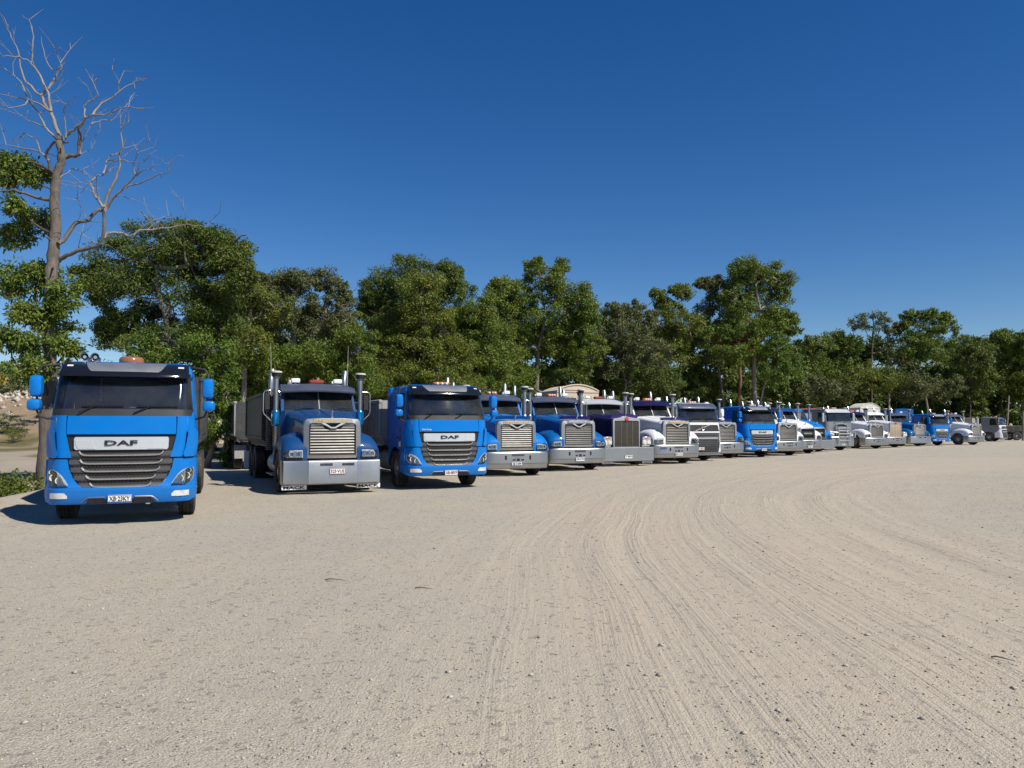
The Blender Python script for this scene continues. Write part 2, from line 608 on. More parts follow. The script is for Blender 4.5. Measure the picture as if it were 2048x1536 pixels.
def ground_material():
    m = bpy.data.materials.new('gravel_yard')
    m.use_nodes = True
    t = NT(m)
    b = t.n['Principled BSDF']
    b.inputs['Roughness'].default_value = 0.95
    b.inputs['Specular IOR Level'].default_value = 0.15
    P = t.node('ShaderNodeNewGeometry').outputs['Position']
    sp = t.node('ShaderNodeSeparateXYZ')
    t.l.new(P, sp.inputs[0])
    X, Y = sp.outputs[0], sp.outputs[1]
    dx = t.math('SUBTRACT', X, TURN[0])
    dy = t.math('MAXIMUM', t.math('SUBTRACT', Y, TURN[1]), 0.0)
    u = t.math('SQRT', t.math('ADD', t.math('MULTIPLY', dx, dx), t.math('MULTIPLY', dy, dy)))
    v = t.math('ADD', t.math('MULTIPLY', t.math('ARCTAN2', dy, t.math('MULTIPLY', dx, -1.0)), 30.0), t.math('MINIMUM', Y, TURN[1]))
    wornf = t.attr('worn')
    u = t.math('ADD', u, t.math('MULTIPLY', t.math('SUBTRACT', t.noise(P, 0.10, 2, .4), .5), 1.3))
    brk = t.rng(t.noise(P, 0.45, 4, .6), .36, .62, .35, 1.0)
    dx2 = t.math('SUBTRACT', X, 52.0)
    dy2 = t.math('MAXIMUM', t.math('SUBTRACT', Y, 3.0), 0.0)
    u2 = t.math('SQRT', t.math('ADD', t.math('MULTIPLY', dx2, dx2), t.math('MULTIPLY', dy2, dy2)))
    m2 = t.noise(t.comb(t.math('MULTIPLY', u2, 5.0), t.math('MULTIPLY', Y, 0.05), 21.0), 1.0, 4, .6)
    # grain, patches, tyre lines
    fine = t.noise(P, 95.0, 3, .7)
    mid = t.noise(P, 9.0, 5, .6)
    big = t.noise(P, 0.42, 5, .6)
    huge = t.noise(P, 0.11, 3, .5)
    l1 = t.noise(t.comb(t.math('MULTIPLY', u, 7.0), t.math('MULTIPLY', v, 0.16)), 1.0, 5, .62)
    l2 = t.noise(t.comb(t.math('MULTIPLY', u, 24.0), t.math('MULTIPLY', v, 0.40), 3.0), 1.0, 3, .6)
    l3 = t.noise(t.comb(t.math('MULTIPLY', u, 3.0), t.math('MULTIPLY', v, 0.05), 9.0), 1.0, 3, .55)
    band = t.rng(t.noise(t.comb(t.math('MULTIPLY', u, 1.7), t.math('MULTIPLY', v, 0.035), 31.0), 1.0, 3, .5), .46, .58)
    tread = t.noise(t.comb(t.math('MULTIPLY', u, 18.0), t.math('MULTIPLY', v, 9.0), 5.0), 1.0, 2, .5)
    vo = t.vor(P, 62.0)
    vo2 = t.vor(P, 150.0)
    vo3 = t.vor(P, 24.0)
    stone_r = t.node('ShaderNodeSeparateColor')
    t.l.new(vo.outputs['Color'], stone_r.inputs[0])
    stone2 = t.node('ShaderNodeSeparateColor')
    t.l.new(vo2.outputs['Color'], stone2.inputs[0])
    stone3 = t.node('ShaderNodeSeparateColor')
    t.l.new(vo3.outputs['Color'], stone3.inputs[0])
    grey = t.mix(mid, (0.42, 0.378, 0.306), (0.505, 0.455, 0.372))
    tan = t.mix(mid, (0.485, 0.418, 0.312), (0.555, 0.482, 0.366))
    pink = t.mix(mid, (0.50, 0.41, 0.308), (0.57, 0.475, 0.36))
    base = t.mix(t.rng(big, .38, .62), grey, tan)
    wtan = t.mix(t.math('MULTIPLY', t.rng(huge, .42, .58), t.rng(l3, .35, .6)), tan, pink)
    base = t.mix(t.math('MULTIPLY', wornf, 0.85), base, wtan)
    # single stones: light and dark grains, thinner where the wheels have swept
    keep = t.rng(wornf, 0.0, 1.0, 1.0, 0.45)
    base = t.mix(t.math('MULTIPLY', t.rng(stone_r.outputs[0], .82, .92, 0, .4), keep), base, (0.22, 0.20, 0.175))
    base = t.mix(t.math('MULTIPLY', t.rng(stone_r.outputs[1], .80, .9, 0, .6), keep), base, (0.58, 0.54, 0.47))
    base = t.mix(t.math('MULTIPLY', t.rng(stone2.outputs[0], .70, .95, 0, .5), keep), base, (0.22, 0.20, 0.18))
    base = t.mix(t.rng(stone3.outputs[0], .955, .965, 0, .5), base, (0.16, 0.145, 0.13))
    base = t.mix(t.math('MULTIPLY', t.math('MULTIPLY', wornf, t.math('MULTIPLY', band, t.rng(l2, .50, .70, 0, .6))), 1.0), base, (0.30, 0.265, 0.22))
    base = t.mix(t.math('MULTIPLY', t.rng(fine, .35, .7, 0, .5), 1.0), base, (0.27, 0.245, 0.21))
    # land to the left below the yard, and leaf litter under the trees
    dirt = t.mix(t.noise(P, 1.3, 6, .65), (0.17, 0.12, 0.075), (0.36, 0.28, 0.19))
    grassc = t.mix(t.noise(P, 3.0, 6, .7), (0.085, 0.085, 0.03), (0.20, 0.165, 0.08))
    palec = t.mix(t.noise(P, 2.0, 6, .7), (0.34, 0.28, 0.21), (0.55, 0.48, 0.39))
    road = t.mix(t.noise(P, .6, 6, .6), (0.27, 0.23, 0.18), (0.40, 0.35, 0.28))
    land = t.mix(t.rng(Y, 50, 60), road, dirt)
    land = t.mix(t.attr('grass'), land, grassc)
    land = t.mix(t.attr('pale'), land, palec)
    base = t.mix(t.attr('left'), base, land)
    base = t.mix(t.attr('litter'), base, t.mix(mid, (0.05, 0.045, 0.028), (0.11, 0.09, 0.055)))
    t.l.new(base, b.inputs['Base Color'])
    h = t.math('MULTIPLY', t.math('SUBTRACT', 1.0, vo.outputs['Distance']), 0.0)
    h = t.math('ADD', t.math('MULTIPLY', vo.outputs['Distance'], t.math('MULTIPLY', keep, -0.010)), t.math('MULTIPLY', fine, 0.007))
    h = t.math('ADD', h, t.math('MULTIPLY', vo2.outputs['Distance'], -0.002))
    h = t.math('ADD', h, t.math('MULTIPLY', mid, 0.012))
    h = t.math('ADD', h, t.math('MULTIPLY', t.math('MULTIPLY', t.math('MULTIPLY', wornf, brk), l1), 0.026))
    h = t.math('ADD', h, t.math('ADD', t.math('MULTIPLY', m2, 0.012), t.math('MULTIPLY', t.math('MULTIPLY', t.math('MULTIPLY', wornf, t.math('ADD', t.math('MULTIPLY', band, .85), .15)), l2), 0.024)))
    h = t.math('ADD', h, t.math('MULTIPLY', t.math('MULTIPLY', wornf, tread), 0.004))
    bp = t.node('ShaderNodeBump')
    bp.inputs['Strength'].default_value = 0.9
    bp.inputs['Distance'].default_value = 1.0
    t.l.new(h, bp.inputs['Height'])
    t.l.new(bp.outputs[0], b.inputs['Normal'])
    return m

GROUND = ground_material()
gme = build_ground()
gme.materials.append(GROUND)
tag(link('ground', gme), None, None, kind='structure')

# loose gravel: far too many to count
def stones(name, n, smin, smax, ymin, ymax, seed, mat, keepfn=None, power=1.0, verts=None):
    rs = np.random.RandomState(seed)
    t = rs.rand(n)
    y = ymin * (ymax / ymin) ** (t ** power)
    x = (rs.rand(n) * 2 - 1) * (y * 0.70 + .3)
    k = np.ones(n, bool)
    d = edge_x(y) - x
    k &= d < 0
    if keepfn is not None:
        k &= rs.rand(n) < keepfn(x, y)
    x, y = x[k], y[k]
    n = len(x)
    s = smin + (smax - smin) * rs.rand(n) ** 3.5
    base = np.array([(1, 0, 0), (0.3, .95, 0), (-.8, .6, 0), (-.8, -.6, 0), (.3, -.95, 0), (0.1, 0, .8), (0, 0, -.8)], float)
    fac = np.array([(0, 1, 5), (1, 2, 5), (2, 3, 5), (3, 4, 5), (4, 0, 5), (1, 0, 6), (2, 1, 6), (3, 2, 6), (4, 3, 6), (0, 4, 6)])
    v = base[None] * (1 + (rs.rand(n, 7, 1) - .5) * .7) * s[:, None, None]
    v[:, :, 2] *= 0.75
    a = rs.rand(n) * 6.283
    c, q = np.cos(a)[:, None], np.sin(a)[:, None]
    vx, vy = v[:, :, 0] * c - v[:, :, 1] * q, v[:, :, 0] * q + v[:, :, 1] * c
    z = ground_z(x, y)
    co = np.stack([vx + x[:, None], vy + y[:, None], v[:, :, 2] + z[:, None] + (s * .25)[:, None]], -1).reshape(-1, 3)
    fc = (fac[None] + (np.arange(n) * 7)[:, None, None]).reshape(-1, 3)
    me = raw_mesh(name, co, fc)
    at = me.attributes.new('tint', 'FLOAT', 'FACE')
    at.data.foreach_set('value', np.repeat(rs.rand(n), 10).astype(np.float32))
    me.materials.append(mat)
    o = link(name, me)
    return o

def stone_mat(name, lo, hi):
    m = bpy.data.materials.new(name)
    m.use_nodes = True
    t = NT(m)
    b = t.n['Principled BSDF']
    b.inputs['Roughness'].default_value = 0.9
    b.inputs['Specular IOR Level'].default_value = 0.2
    P = t.node('ShaderNodeNewGeometry').outputs['Position']
    c = t.mix(t.attr('tint'), lo, hi)
    c = t.mix(t.math('MULTIPLY', t.noise(P, 120, 3), .5), c, (0.40, 0.36, 0.31))
    t.l.new(c, b.inputs['Base Color'])
    return m
STONE = stone_mat('gravel_stone', (0.20, 0.178, 0.145), (0.54, 0.48, 0.39))
o = stones('gravel', 42000, 0.004, 0.013, 2.6, 26, 5, STONE, lambda x, y: 1.0 - 0.72 * worn(x, y), 0.9)
tag(o, 'loose grey and tan gravel strewn over the open yard', 'gravel', kind='stuff')
o = stones('loose_stones', 700, 0.008, 0.026, 2.6, 30, 9, STONE, None, 0.75)
tag(o, 'larger loose stones scattered among the wheel tracks', 'stones', kind='stuff')
# twigs lying in the yard
BARKT = pbr('twig_bark', (0.10, 0.075, 0.05), rough=0.9, noise=.3)
for i, ((xa, ya), (xb, yb), lab) in enumerate((((650, 1161), (690, 1163), 'short dark twig on the gravel, left of the middle'), ((830, 1178), (865, 1180), 'thin brown twig on the gravel near the first wheel tracks'),
                                               ((1982, 1318), (2030, 1327), 'curved dry twig on the gravel at the right edge'))):
    def gp(x, y):
        d = (px(x, y, 1.0) - Vector((0, 0, EYE)))
        k = -EYE / d.z
        q = Vector((0, 0, EYE)) + d * k
        return Vector((q.x, q.y, float(ground_z(q.x, q.y)) + 0.012))
    a, b2 = gp(xa, ya), gp(xb, yb)
    m_ = MB()
    mid_ = (a + b2) / 2 + Vector((0, .006, .008))
    m_.tube([a, a.lerp(mid_, .5) + Vector((0, .008, .004)), mid_, b2], [.007, .006, .005, .002], 6)
    tag(m_.build('twig', BARKT), lab, 'twig', 'twigs on the gravel')
# ================================================================== vehicles
# every vehicle is modelled with its front bumper at y = 0, facing -y, x to the viewer's right
CACHE = {}
def wheel_meshes(kind):
    if kind in CACHE:
        return CACHE[kind]
    t = MB()
    t.lathe([(0.29, -0.13), (0.36, -0.15), (0.44, -0.152), (0.495, -0.14), (0.518, -0.11), (0.52, -0.075), (0.508, -0.07), (0.508, -0.06), (0.522, -0.055),
             (0.522, -0.008), (0.508, -0.004), (0.508, 0.004), (0.522, 0.008), (0.522, 0.055), (0.508, 0.06), (0.508, 0.07), (0.52, 0.075), (0.518, 0.11),
             (0.495, 0.14), (0.44, 0.152), (0.36, 0.15), (0.29, 0.13), (0.28, 0.0), (0.29, -0.13)], (0, 0, 0), 'x', 36, cap=False)
    for k in range(36):                                  # shoulder lugs
        a = 2 * math.pi * k / 36
        for sx in (-1, 1):
            rot = Matrix.Rotation(a, 3, 'X')
            t.box(rot @ Vector((0, 0.512, 0)) + Vector((sx * 0.108, 0, 0)), (0.05, 0.022, 0.05), 0, rot)
    tyre = t.mesh('wheel', RUBBER, 30)
    r = MB()
    if kind == 'front':
        r.lathe([(0.02, 0.13), (0.09, 0.125), (0.105, 0.09), (0.115, 0.06), (0.2, 0.055), (0.235, 0.03), (0.25, -0.02), (0.27, 0.03), (0.30, 0.12), (0.315, 0.135), (0.315, 0.11), (0.27, -0.08), (0.02, -0.08)], (0, 0, 0), 'x', 28)
        for k in range(10):
            a = 2 * math.pi * k / 10
            r.lathe([(0.018, 0.05), (0.018, 0.10), (0.009, 0.115)], (0, 0.165 * math.cos(a), 0.165 * math.sin(a)), 'x', 6)
    else:
        r.lathe([(0.02, 0.06), (0.10, 0.055), (0.11, 0.0), (0.12, -0.08), (0.2, -0.085), (0.25, -0.05), (0.28, 0.06), (0.30, 0.12), (0.315, 0.135), (0.315, 0.11), (0.28, -0.1), (0.02, -0.1)], (0, 0, 0), 'x', 24)
        for k in range(10):
            a = 2 * math.pi * k / 10
            r.lathe([(0.016, -0.085), (0.016, -0.045)], (0, 0.16 * math.cos(a), 0.16 * math.sin(a)), 'x', 6)
    h = MB()
    for k in range(10):
        a = 2 * math.pi * (k + .5) / 10
        h.lathe([(0.024, 0.052 if kind == 'front' else -0.08), (0.024, 0.058 if kind == 'front' else -0.074)], (0, 0.222 * math.cos(a), 0.222 * math.sin(a)), 'x', 8)
    CACHE[kind] = (tyre, r.mesh('rim', ALLOYD, 35), h.mesh('hand_hole', MESH))
    return CACHE[kind]

def wheel(t, side, x, y, kind='front', r=0.522):
    ty, rim, hole = wheel_meshes(kind)
    w = link('wheel', ty, t, (side * x, y, r), (0, 0, 0 if side > 0 else math.pi))
    link('rim', rim, w)
    link('hand_hole', hole, w)
    return w

def rear_wheels(t, ys, far=False):
    for y in ys:
        for sd in (-1, 1):
            wheel(t, sd, 1.05, y, 'rear')
            if not far:
                w = link('wheel', wheel_meshes('rear')[0], t, (sd * 0.72, y, 0.522))

def chassis(t, y0, y1, axle_ys, front_y):
    m = MB()
    for sd in (-1, 1):
        m.box((sd * 0.42, (y0 + y1) / 2, 0.86), (0.09, y1 - y0, 0.27))
    for k in range(6):
        m.box((0, y0 + 0.2 + (y1 - y0 - 0.4) * k / 5, 0.86), (0.76, 0.1, 0.16))
    for y in list(axle_ys) + [front_y]:
        m.tube([(-0.95, y, 0.52), (0.95, y, 0.52)], 0.075, 10)
        m.lathe([(0.05, -0.2), (0.2, -0.12), (0.2, 0.12), (0.05, 0.2)], (0, y, 0.54), 'y', 12)
    o = m.build('chassis', FRAME, t)
    return o

def side_tanks(t, y0, y1, mat):
    for sd in (-1, 1):
        k = MB()
        k.lathe([(0.02, y0), (0.27, y0 + 0.01), (0.29, y0 + 0.04), (0.29, y1 - 0.04), (0.27, y1 - 0.01), (0.02, y1)], (sd * 0.85, 0, 0.66), 'y', 22)
        o = k.build('fuel_tank', mat, t)
        b = MB()
        for f in (0.25, 0.75):
            y = y0 + (y1 - y0) * f
            b.lathe([(0.296, y - 0.03), (0.296, y + 0.03)], (sd * 0.85, 0, 0.66), 'y', 22)
        b.box((sd * 1.06, (y0 + y1) / 2, 0.36), (0.22, y1 - y0, 0.03), .008)
        b.box((sd * 1.1, (y0 + y1) / 2, 0.66), (0.14, (y1 - y0) * .7, 0.03), .008)
        b.build('step', ALLOYD, o)

def open_body(t, y0, y1, z0, z1, mat, hw=1.22, ribs=7, rail=None, name='tipper_body', tail_rake=0.0):
    m = MB()
    th = 0.06
    L = y1 - y0
    m.box((0, (y0 + y1) / 2, z0 + 0.04), (2 * hw - 0.3, L, 0.08))
    for sd in (-1, 1):
        m.prism([(sd * (hw - 0.20), z0), (sd * hw, z0 + 0.22), (sd * hw, z1), (sd * (hw - th), z1), (sd * (hw - th), z0 + 0.25), (sd * (hw - 0.24), z0 + 0.06)], 'y', y0, y1)
    m.box((0, y0 + th / 2, (z0 + z1) / 2), (2 * hw - 2 * th - .01, th, z1 - z0 - 0.02))
    m.box((0, y1 - th / 2, (z0 + z1) / 2), (2 * hw - 2 * th - .01, th, z1 - z0 - 0.02))
    o = m.build(name, mat, t)
    rb = MB()
    for sd in (-1, 1):
        rb.box((sd * (hw + 0.012), (y0 + y1) / 2, z1 - 0.045), (0.10, L + 0.04, 0.11), .02)
        rb.box((sd * (hw + 0.012), (y0 + y1) / 2, z0 + 0.26), (0.05, L, 0.09), .01)
        for k in range(2):
            rb.box((sd * (hw - 0.01), (y0 + 0.06) if k == 0 else (y1 - 0.06), (z0 + z1) / 2 + .1), (0.12, 0.12, z1 - z0 - 0.3), .02)
    rb.build('top_rail', rail or mat, o)
    for sd in (-1, 1):
        for k in range(ribs):
            y = y0 + L * (k + 1) / (ribs + 1)
            q = MB()
            q.box((sd * (hw + 0.012), y, (z0 + z1) / 2 + 0.12), (0.026, 0.07, z1 - z0 - 0.48), .008)
            q.build('rib', mat, o)
    # front hoist and headboard
    hb = MB()
    hb.lathe([(0.09, z0), (0.09, z1 - 0.1)], (0, y0 - 0.12, 0), 'z', 14)
    hb.lathe([(0.07, z1 - 0.1), (0.07, z1 + 0.12)], (0, y0 - 0.12, 0), 'z', 14)
    hb.box((0, y0 - 0.1, z1 + 0.02), (0.5, 0.16, 0.10), .02)
    hb.build('hoist', ALLOYD, o)
    return o

def mudflaps(t, y, word=None, x=0.95, mat=None):
    for sd in (-1, 1):
        m = MB()
        m.box((sd * x, y, 0.52), (0.60, 0.015, 0.62), .006)
        o = m.build('mudflap', mat or RUBBER, t)
        if word and sd < 0:
            text(word, 0.09, 0.30, 0.01, INK, o, (sd * x, y - 0.012, 0.42))

def plate(t, x, y, z, s, ink, w=0.37, h=0.135, base=None, band=False, tilt=0):
    m = MB()
    m.box((x, y, z), (w, 0.014, h), .006)
    o = m.build('number_plate', base or PLATEW, t)
    b = MB()
    e = 0.006
    for sx in (-1, 1):
        b.box((x + sx * (w / 2 - e), y - 0.009, z), (e, 0.006, h - 0.01))
    b.box((x, y - 0.009, z + h / 2 - e), (w - .02, 0.006, e))
    b.box((x, y - 0.009, z - h / 2 + (0.016 if band else e)), (w - .02, 0.006, 0.026 if band else e))
    b.build('plate_border', PLATEB if band else ink, o)
    text(s, h * 0.56, w * 0.86, 0.012, ink, o, (x, y - 0.011, z + (0.008 if band else 0)), ext=0.003)
    return o

def interior(t, y, z, hw, wheel_side=-1):
    d = MB()
    d.prism([(y - 0.05, z - 0.10), (y + 0.02, z + 0.03), (y + 0.32, z + 0.06), (y + 0.42, z - 0.05), (y + 0.42, z - 0.3), (y - 0.05, z - 0.3)], 'x', -hw + .06, hw - .06)
    d.build('dashboard', DASH, t)
    for sd in (-1, 1):
        s = MB()
        cx = sd * 0.52
        s.box((cx, y + 0.95, z - 0.25), (0.48, 0.5, 0.16), .05)
        s.box((cx, y + 1.2, z + 0.10), (0.46, 0.14, 0.62), .05)
        s.box((cx, y + 1.22, z + 0.50), (0.26, 0.10, 0.18), .04)
        s.build('seat', SEAT, t)
    w = MB()
    c = Vector((wheel_side * 0.52, y + 0.42, z + 0.10))
    pts = []
    for k in range(21):
        a = 2 * math.pi * k / 20
        pts.append(c + Vector((0.22 * math.cos(a), 0.12 * math.sin(a), 0.18 * math.sin(a))))
    w.tube(pts, 0.016, 6)
    w.tube([c + Vector((-.2, 0, 0)), c + Vector((.2, 0, 0))], 0.018, 6)
    w.tube([c, c + Vector((0, -0.15, -0.25))], 0.03, 6)
    w.build('steering_wheel', PLASTIC, t)

def beacon_bar(t, x, y, z, w, mat, h=0.10, d=0.18, lens=False):
    m = MB()
    m.box((x, y, z + 0.012), (w * 0.9, d * 0.8, 0.024))
    m.box((x, y, z + 0.02 + h / 2), (w, d, h), .03)
    o = m.build('beacon', mat, t)
    if lens:
        for k in (-1, 0, 1):
            q = MB()
            q.lathe([(0.035, 0), (0.035, -0.02), (0.015, -0.035)], (x + k * w * 0.28, y - d / 2, z + 0.02 + h / 2), 'y', 10)
            q.build('lens', LAMPW, o)
    return o

def stack_tip(t, x, y, z0, z1, mat, lean=0.25):
    m = MB()
    m.tube([(x, y, z0), (x, y, z1 - 0.4), (x, y + 0.02, z1 - 0.25), (x + 0.03, y + 0.08, z1 - 0.1), (x + 0.05, y + lean * .6, z1)], 0.075, 12, cap=False)
    m.build('exhaust_pipe', mat, t)

def guard(t, x, y, z0, z1):
    m = MB()
    m.lathe([(0.12, z0), (0.12, z1)], (x, y, 0), 'z', 16)
    o = m.build('exhaust_guard', FRAME, t)
    d = MB()
    for i in range(int((z1 - z0) / 0.055)):
        for k in range(8):
            a = 2 * math.pi * (k + 0.5 * (i % 2)) / 8
            d.box((x + 0.121 * math.cos(a), y + 0.121 * math.sin(a), z0 + 0.03 + i * 0.055), (0.022, 0.022, 0.022))
    s = d.build('perforation', ALLOYD, o)
    s['kind'] = 'stuff'

# ------------------------------------------------------------------ cab-over trucks
def cabover(name, label, loc, rz, style='slat', paint_mat=None, plate_txt=None, plate_ink=INK, plate_base=None, band=False,
            bulkhead=True, far=False, beacon='bar', horns=False, side_logo=False, script=False, body=None, length=8.6, body_top=2.7, exh=True):
    P = paint_mat
    t = thing(name, label, 'truck', loc, rz, 'trucks parked in a row')
    prof = {'slat': [(0.3, 0.10), (0.42, 0.02), (0.62, 0.0), (0.66, 0.035), (1.1, 0.06), (1.5, 0.08), (1.83, 0.11), (1.98, 0.15), (2.56, 0.40), (2.62, 0.44), (2.85, 0.60)],
            'sash': [(0.3, 0.08), (0.45, 0.0), (0.7, 0.0), (1.1, 0.04), (1.5, 0.07), (1.85, 0.12), (2.0, 0.16), (2.6, 0.38), (2.85, 0.55)],
            'flat': [(0.3, 0.30), (0.95, 0.28), (1.2, 0.25), (2.1, 0.27), (2.7, 0.38), (2.95, 0.50)]}[style]
    lat = 0.06 if style == 'flat' else 0.10
    cw = 0.26 if style != 'flat' else 0.20
    def F(x, z):
        ax = abs(x)
        return lerp_table(prof, z) + lat * (ax / 1.15) ** 2 + cw * max(0, (ax - 0.95) / 0.3) ** 2
    zb, zt = (1.86, 2.58) if style != 'flat' else (2.06, 2.72)
    roof_z = 2.80 if style != 'flat' else 2.98
    back = 2.15
    def xf(z):
        return 1.20 - 0.085 * smoothstep(1.5, 2.7, z)
    # ---- cab shell
    m = MB()
    rings = []
    for z in (0.98, 1.15, 1.4, 1.65, zb):
        w = xf(z)
        ring = [(-w + 2 * w * k / 20, F(-w + 2 * w * k / 20, z) + 0.035, z) for k in range(21)]
        ring += [(w, back - .06, z), (w - .06, back, z), (-w + .06, back, z), (-w, back - .06, z)]
        rings.append(ring)
    m.loft(rings)
    for sd in (-1, 1):
        ya, yb = F(xf(zb), zb) + 0.03, F(xf(zt), zt) + 0.03
        m.wall([(ya, zb - .01), (ya + 0.16, zb - .01), (yb + 0.12, zt + .02), (yb, zt + .02)], sd, xf)
        m.wall([(1.28, zb - .01), (back - .05, zb - .01), (back - .05, zt + .02), (1.28, zt + .02)], sd, xf)
    m.box((0, back - .03, (zb + zt) / 2), (2 * xf(2.3) - .04, 0.05, zt - zb + .06))
    rings = []
    for z, sh in ((zt, 0.0), (zt + 0.1, 0.0), (roof_z - 0.04, 0.05), (roof_z, 0.18)):
        w = xf(z) - sh
        ring = [(-w + 2 * w * k / 16, F(-w + 2 * w * k / 16, z) + 0.02 + sh * .6, z) for k in range(17)]
        ring += [(w, back - .1, z), (w - .1, back, z), (-w + .1, back, z), (-w, back - .1, z)]
        rings.append(ring)
    m.loft(rings)
    # wheel arch, lower rear side and steps
    for sd in (-1, 1):
        arc = []
        for k in range(13):
            a = R(8 + 164 * k / 12)
            arc.append((1.42 + 0.62 * math.cos(a), 0.50 + 0.60 * math.sin(a)))
        poly = [(back - .02, 0.62), (back - .02, 1.0), (0.5, 1.0), (0.5, 0.45), (0.78, 0.45)] + arc[::-1]
        m.wall(poly, sd, lambda z: 1.205, 0.10)
    cab = m.build('cab', P, t)
    for sd in (-1, 1):
        w = MB()
        arc_o, arc_i = [], []
        for k in range(13):
            a = R(4 + 172 * k / 12)
            arc_o.append((1.42 + 0.63 * math.cos(a), 0.50 + 0.61 * math.sin(a)))
            arc_i.append((1.42 + 0.60 * math.cos(a), 0.50 + 0.58 * math.sin(a)))
        w.prism(arc_o + arc_i[::-1], 'x', sd * 0.72, sd * 1.20)
        w.build('wheel_arch', PLASTIC, t)
        st = MB()
        st.box((sd * 1.10, 0.62, 0.45), (0.24, 0.34, 0.05), .01)
        st.box((sd * 1.10, 0.62, 0.78), (0.24, 0.34, 0.05), .01)
        st.build('step', PLASTIC, t)
        # side window, door shut line and handle
        g = MB()
        ya, yb = F(xf(zb), zb) + 0.17, F(xf(zt), zt) + 0.13
        g.wall([(ya, zb), (1.27, zb), (1.27, zt), (yb, zt)], sd, lambda z: xf(z) - 0.012, 0.008)
        g.build('side_window', GLASSD, cab)
        d = MB()
        for yy in (0.52, 1.36):
            d.wall([(yy, 1.02), (yy + .014, 1.02), (yy + .014, zb - 0.02), (yy, zb - 0.02)], sd, lambda z: xf(z) + 0.002, 0.01)
        d.build('door_gap', MESH, cab)
        h = MB()
        h.box((sd * (xf(1.5) + .015), 1.22, 1.36), (0.03, 0.16, 0.04), .01)
        h.build('door_handle', BLACKP, cab)
    # ---- glass
    w = MB()
    hwb, hwt = (1.165, 1.095) if style != 'flat' else (1.06, 1.02)
    z0g = 1.945 if style != 'flat' else 2.10
    rows = []
    for k in range(7):
        f = k / 6
        rows.append((z0g + (zt + .02 - z0g) * f, -(hwb + (hwt - hwb) * f), hwb + (hwt - hwb) * f))
    w.panel(rows, F, 0.0, 0.008, 24)
    w.build('windscreen', GLASS, cab)
    interior(cab, F(0, 1.95) + 0.12, zb + .03, 1.14)
    w = MB()
    w.panel([(zb - 0.03, -1.14, 1.14), (zb + 0.04, -1.14, 1.14), (z0g + .01, -hwb - .015, hwb + .015)], F, 0.012, 0.03, 24)
    w.build('scuttle', PLASTIC, t)
    for x0 in (-0.55, 0.35):
        q = MB()
        p0 = (x0 - 0.18, F(x0, 1.9) - 0.05, 1.885)
        p1 = (x0 + 0.12, F(x0, 2.02) - 0.04, 2.02)
        q.tube([p0, p1], 0.011, 6)
        q.tube([(x0 - 0.12, F(x0 - .12, 2.0) - 0.022, 2.0), (x0 + 0.55, F(x0 + .55, 2.0) - 0.022, 2.005)], 0.010, 6)
        q.build('wiper', BLACKP, t)
    # ---- visor
    voff = [(2.515, 0.20), (2.555, 0.21), (2.62, 0.19), (2.70, 0.12), (2.78, 0.0)]
    if style == 'flat':
        voff = [(2.70, 0.10), (2.78, 0.06), (2.88, 0.0)]
    def Fv(x, z):
        return F(x, z) - lerp_table(voff, z) * (1 - 0.35 * (abs(x) / 1.1) ** 3)
    v = MB()
    hw = 1.09
    v.panel([(z, -hw + i * .008, hw - i * .008) for i, (z, _) in enumerate(voff)], Fv, 0.0, 0.035, 22)
    vis = v.build('sun_visor', {'slat': BLACKP, 'sash': SLATE, 'flat': SILVER}[style], t)
    if style == 'slat':
        v = MB()
        v.panel([(2.605, -0.55, 0.55), (2.64, -0.60, 0.60), (2.70, -0.64, 0.64), (2.775, -0.68, 0.68)], Fv, 0.012, 0.02, 14)
        v.build('visor_trim', ALLOYD, vis)
        for sd in (-1, 1):
            v = MB()
            v.panel([(2.695, sd * 0.93 - .05, sd * 0.93 + .05), (2.725, sd * 0.93 - .05, sd * 0.93 + .05)], Fv, 0.012, 0.02, 3)
            v.build('marker_light', LAMPW, vis)
    # ---- front end
    if style == 'slat':
        v = MB()
        v.panel([(1.525, -0.885, 0.885), (1.6, -0.89, 0.89), (1.72, -0.89, 0.89), (1.835, -0.885, 0.885)], F, 0.028, 0.05, 18)
        fp = v.build('front_panel', P, t)
        if script:
            text('Pub Drop', 0.05, 0.26, 0.01, PLATEW, fp, (-0.68, F(.68, 1.56) - 0.034, 1.575), (R(90), 0, R(-5)))
        for sd in (-1, 1):
            v = MB()
            rr = []
            for z, a, b in ((1.13, 0.80, 1.215), (1.3, 0.85, 1.215), (1.5, 0.895, 1.212), (1.7, 0.905, 1.205), (1.84, 0.905, 1.20)):
                rr.append((z, min(sd * a, sd * b), max(sd * a, sd * b)))
            v.panel(rr, F, 0.022, 0.05, 10)
            v.build('corner_panel', P, t)
            v = MB()
            rr = []
            for z, a, b in ((1.13, 1.05, 1.20), (1.17, 1.02, 1.235), (1.3, 1.06, 1.255), (1.5, 1.09, 1.26), (1.58, 1.10, 1.255), (1.62, 1.14, 1.225)):
                rr.append((z, min(sd * a, sd * b), max(sd * a, sd * b)))
            v.panel(rr, F, 0.075, 0.05, 8)
            v.build('corner_deflector', P, t)
            v = MB()
            a, b_ = sorted((sd * 1.035, sd * 1.085))
            v.panel([(1.20, a, b_), (1.56, a + sd * .03, b_ + sd * .03)], F, 0.026, 0.02, 3)
            v.build('deflector_groove_shade', NAVY, t)  # navy strip: shade of the groove beside the deflector, put in as colour
        v = MB()
        op = [(0.585, 0.50), (0.62, 0.60), (0.7, 0.69), (0.8, 0.755), (0.95, 0.82), (1.12, 0.855), (1.3, 0.88), (1.515, 0.895)]
        v.panel([(z, -h, h) for z, h in op], F, -0.012, 0.02, 16)
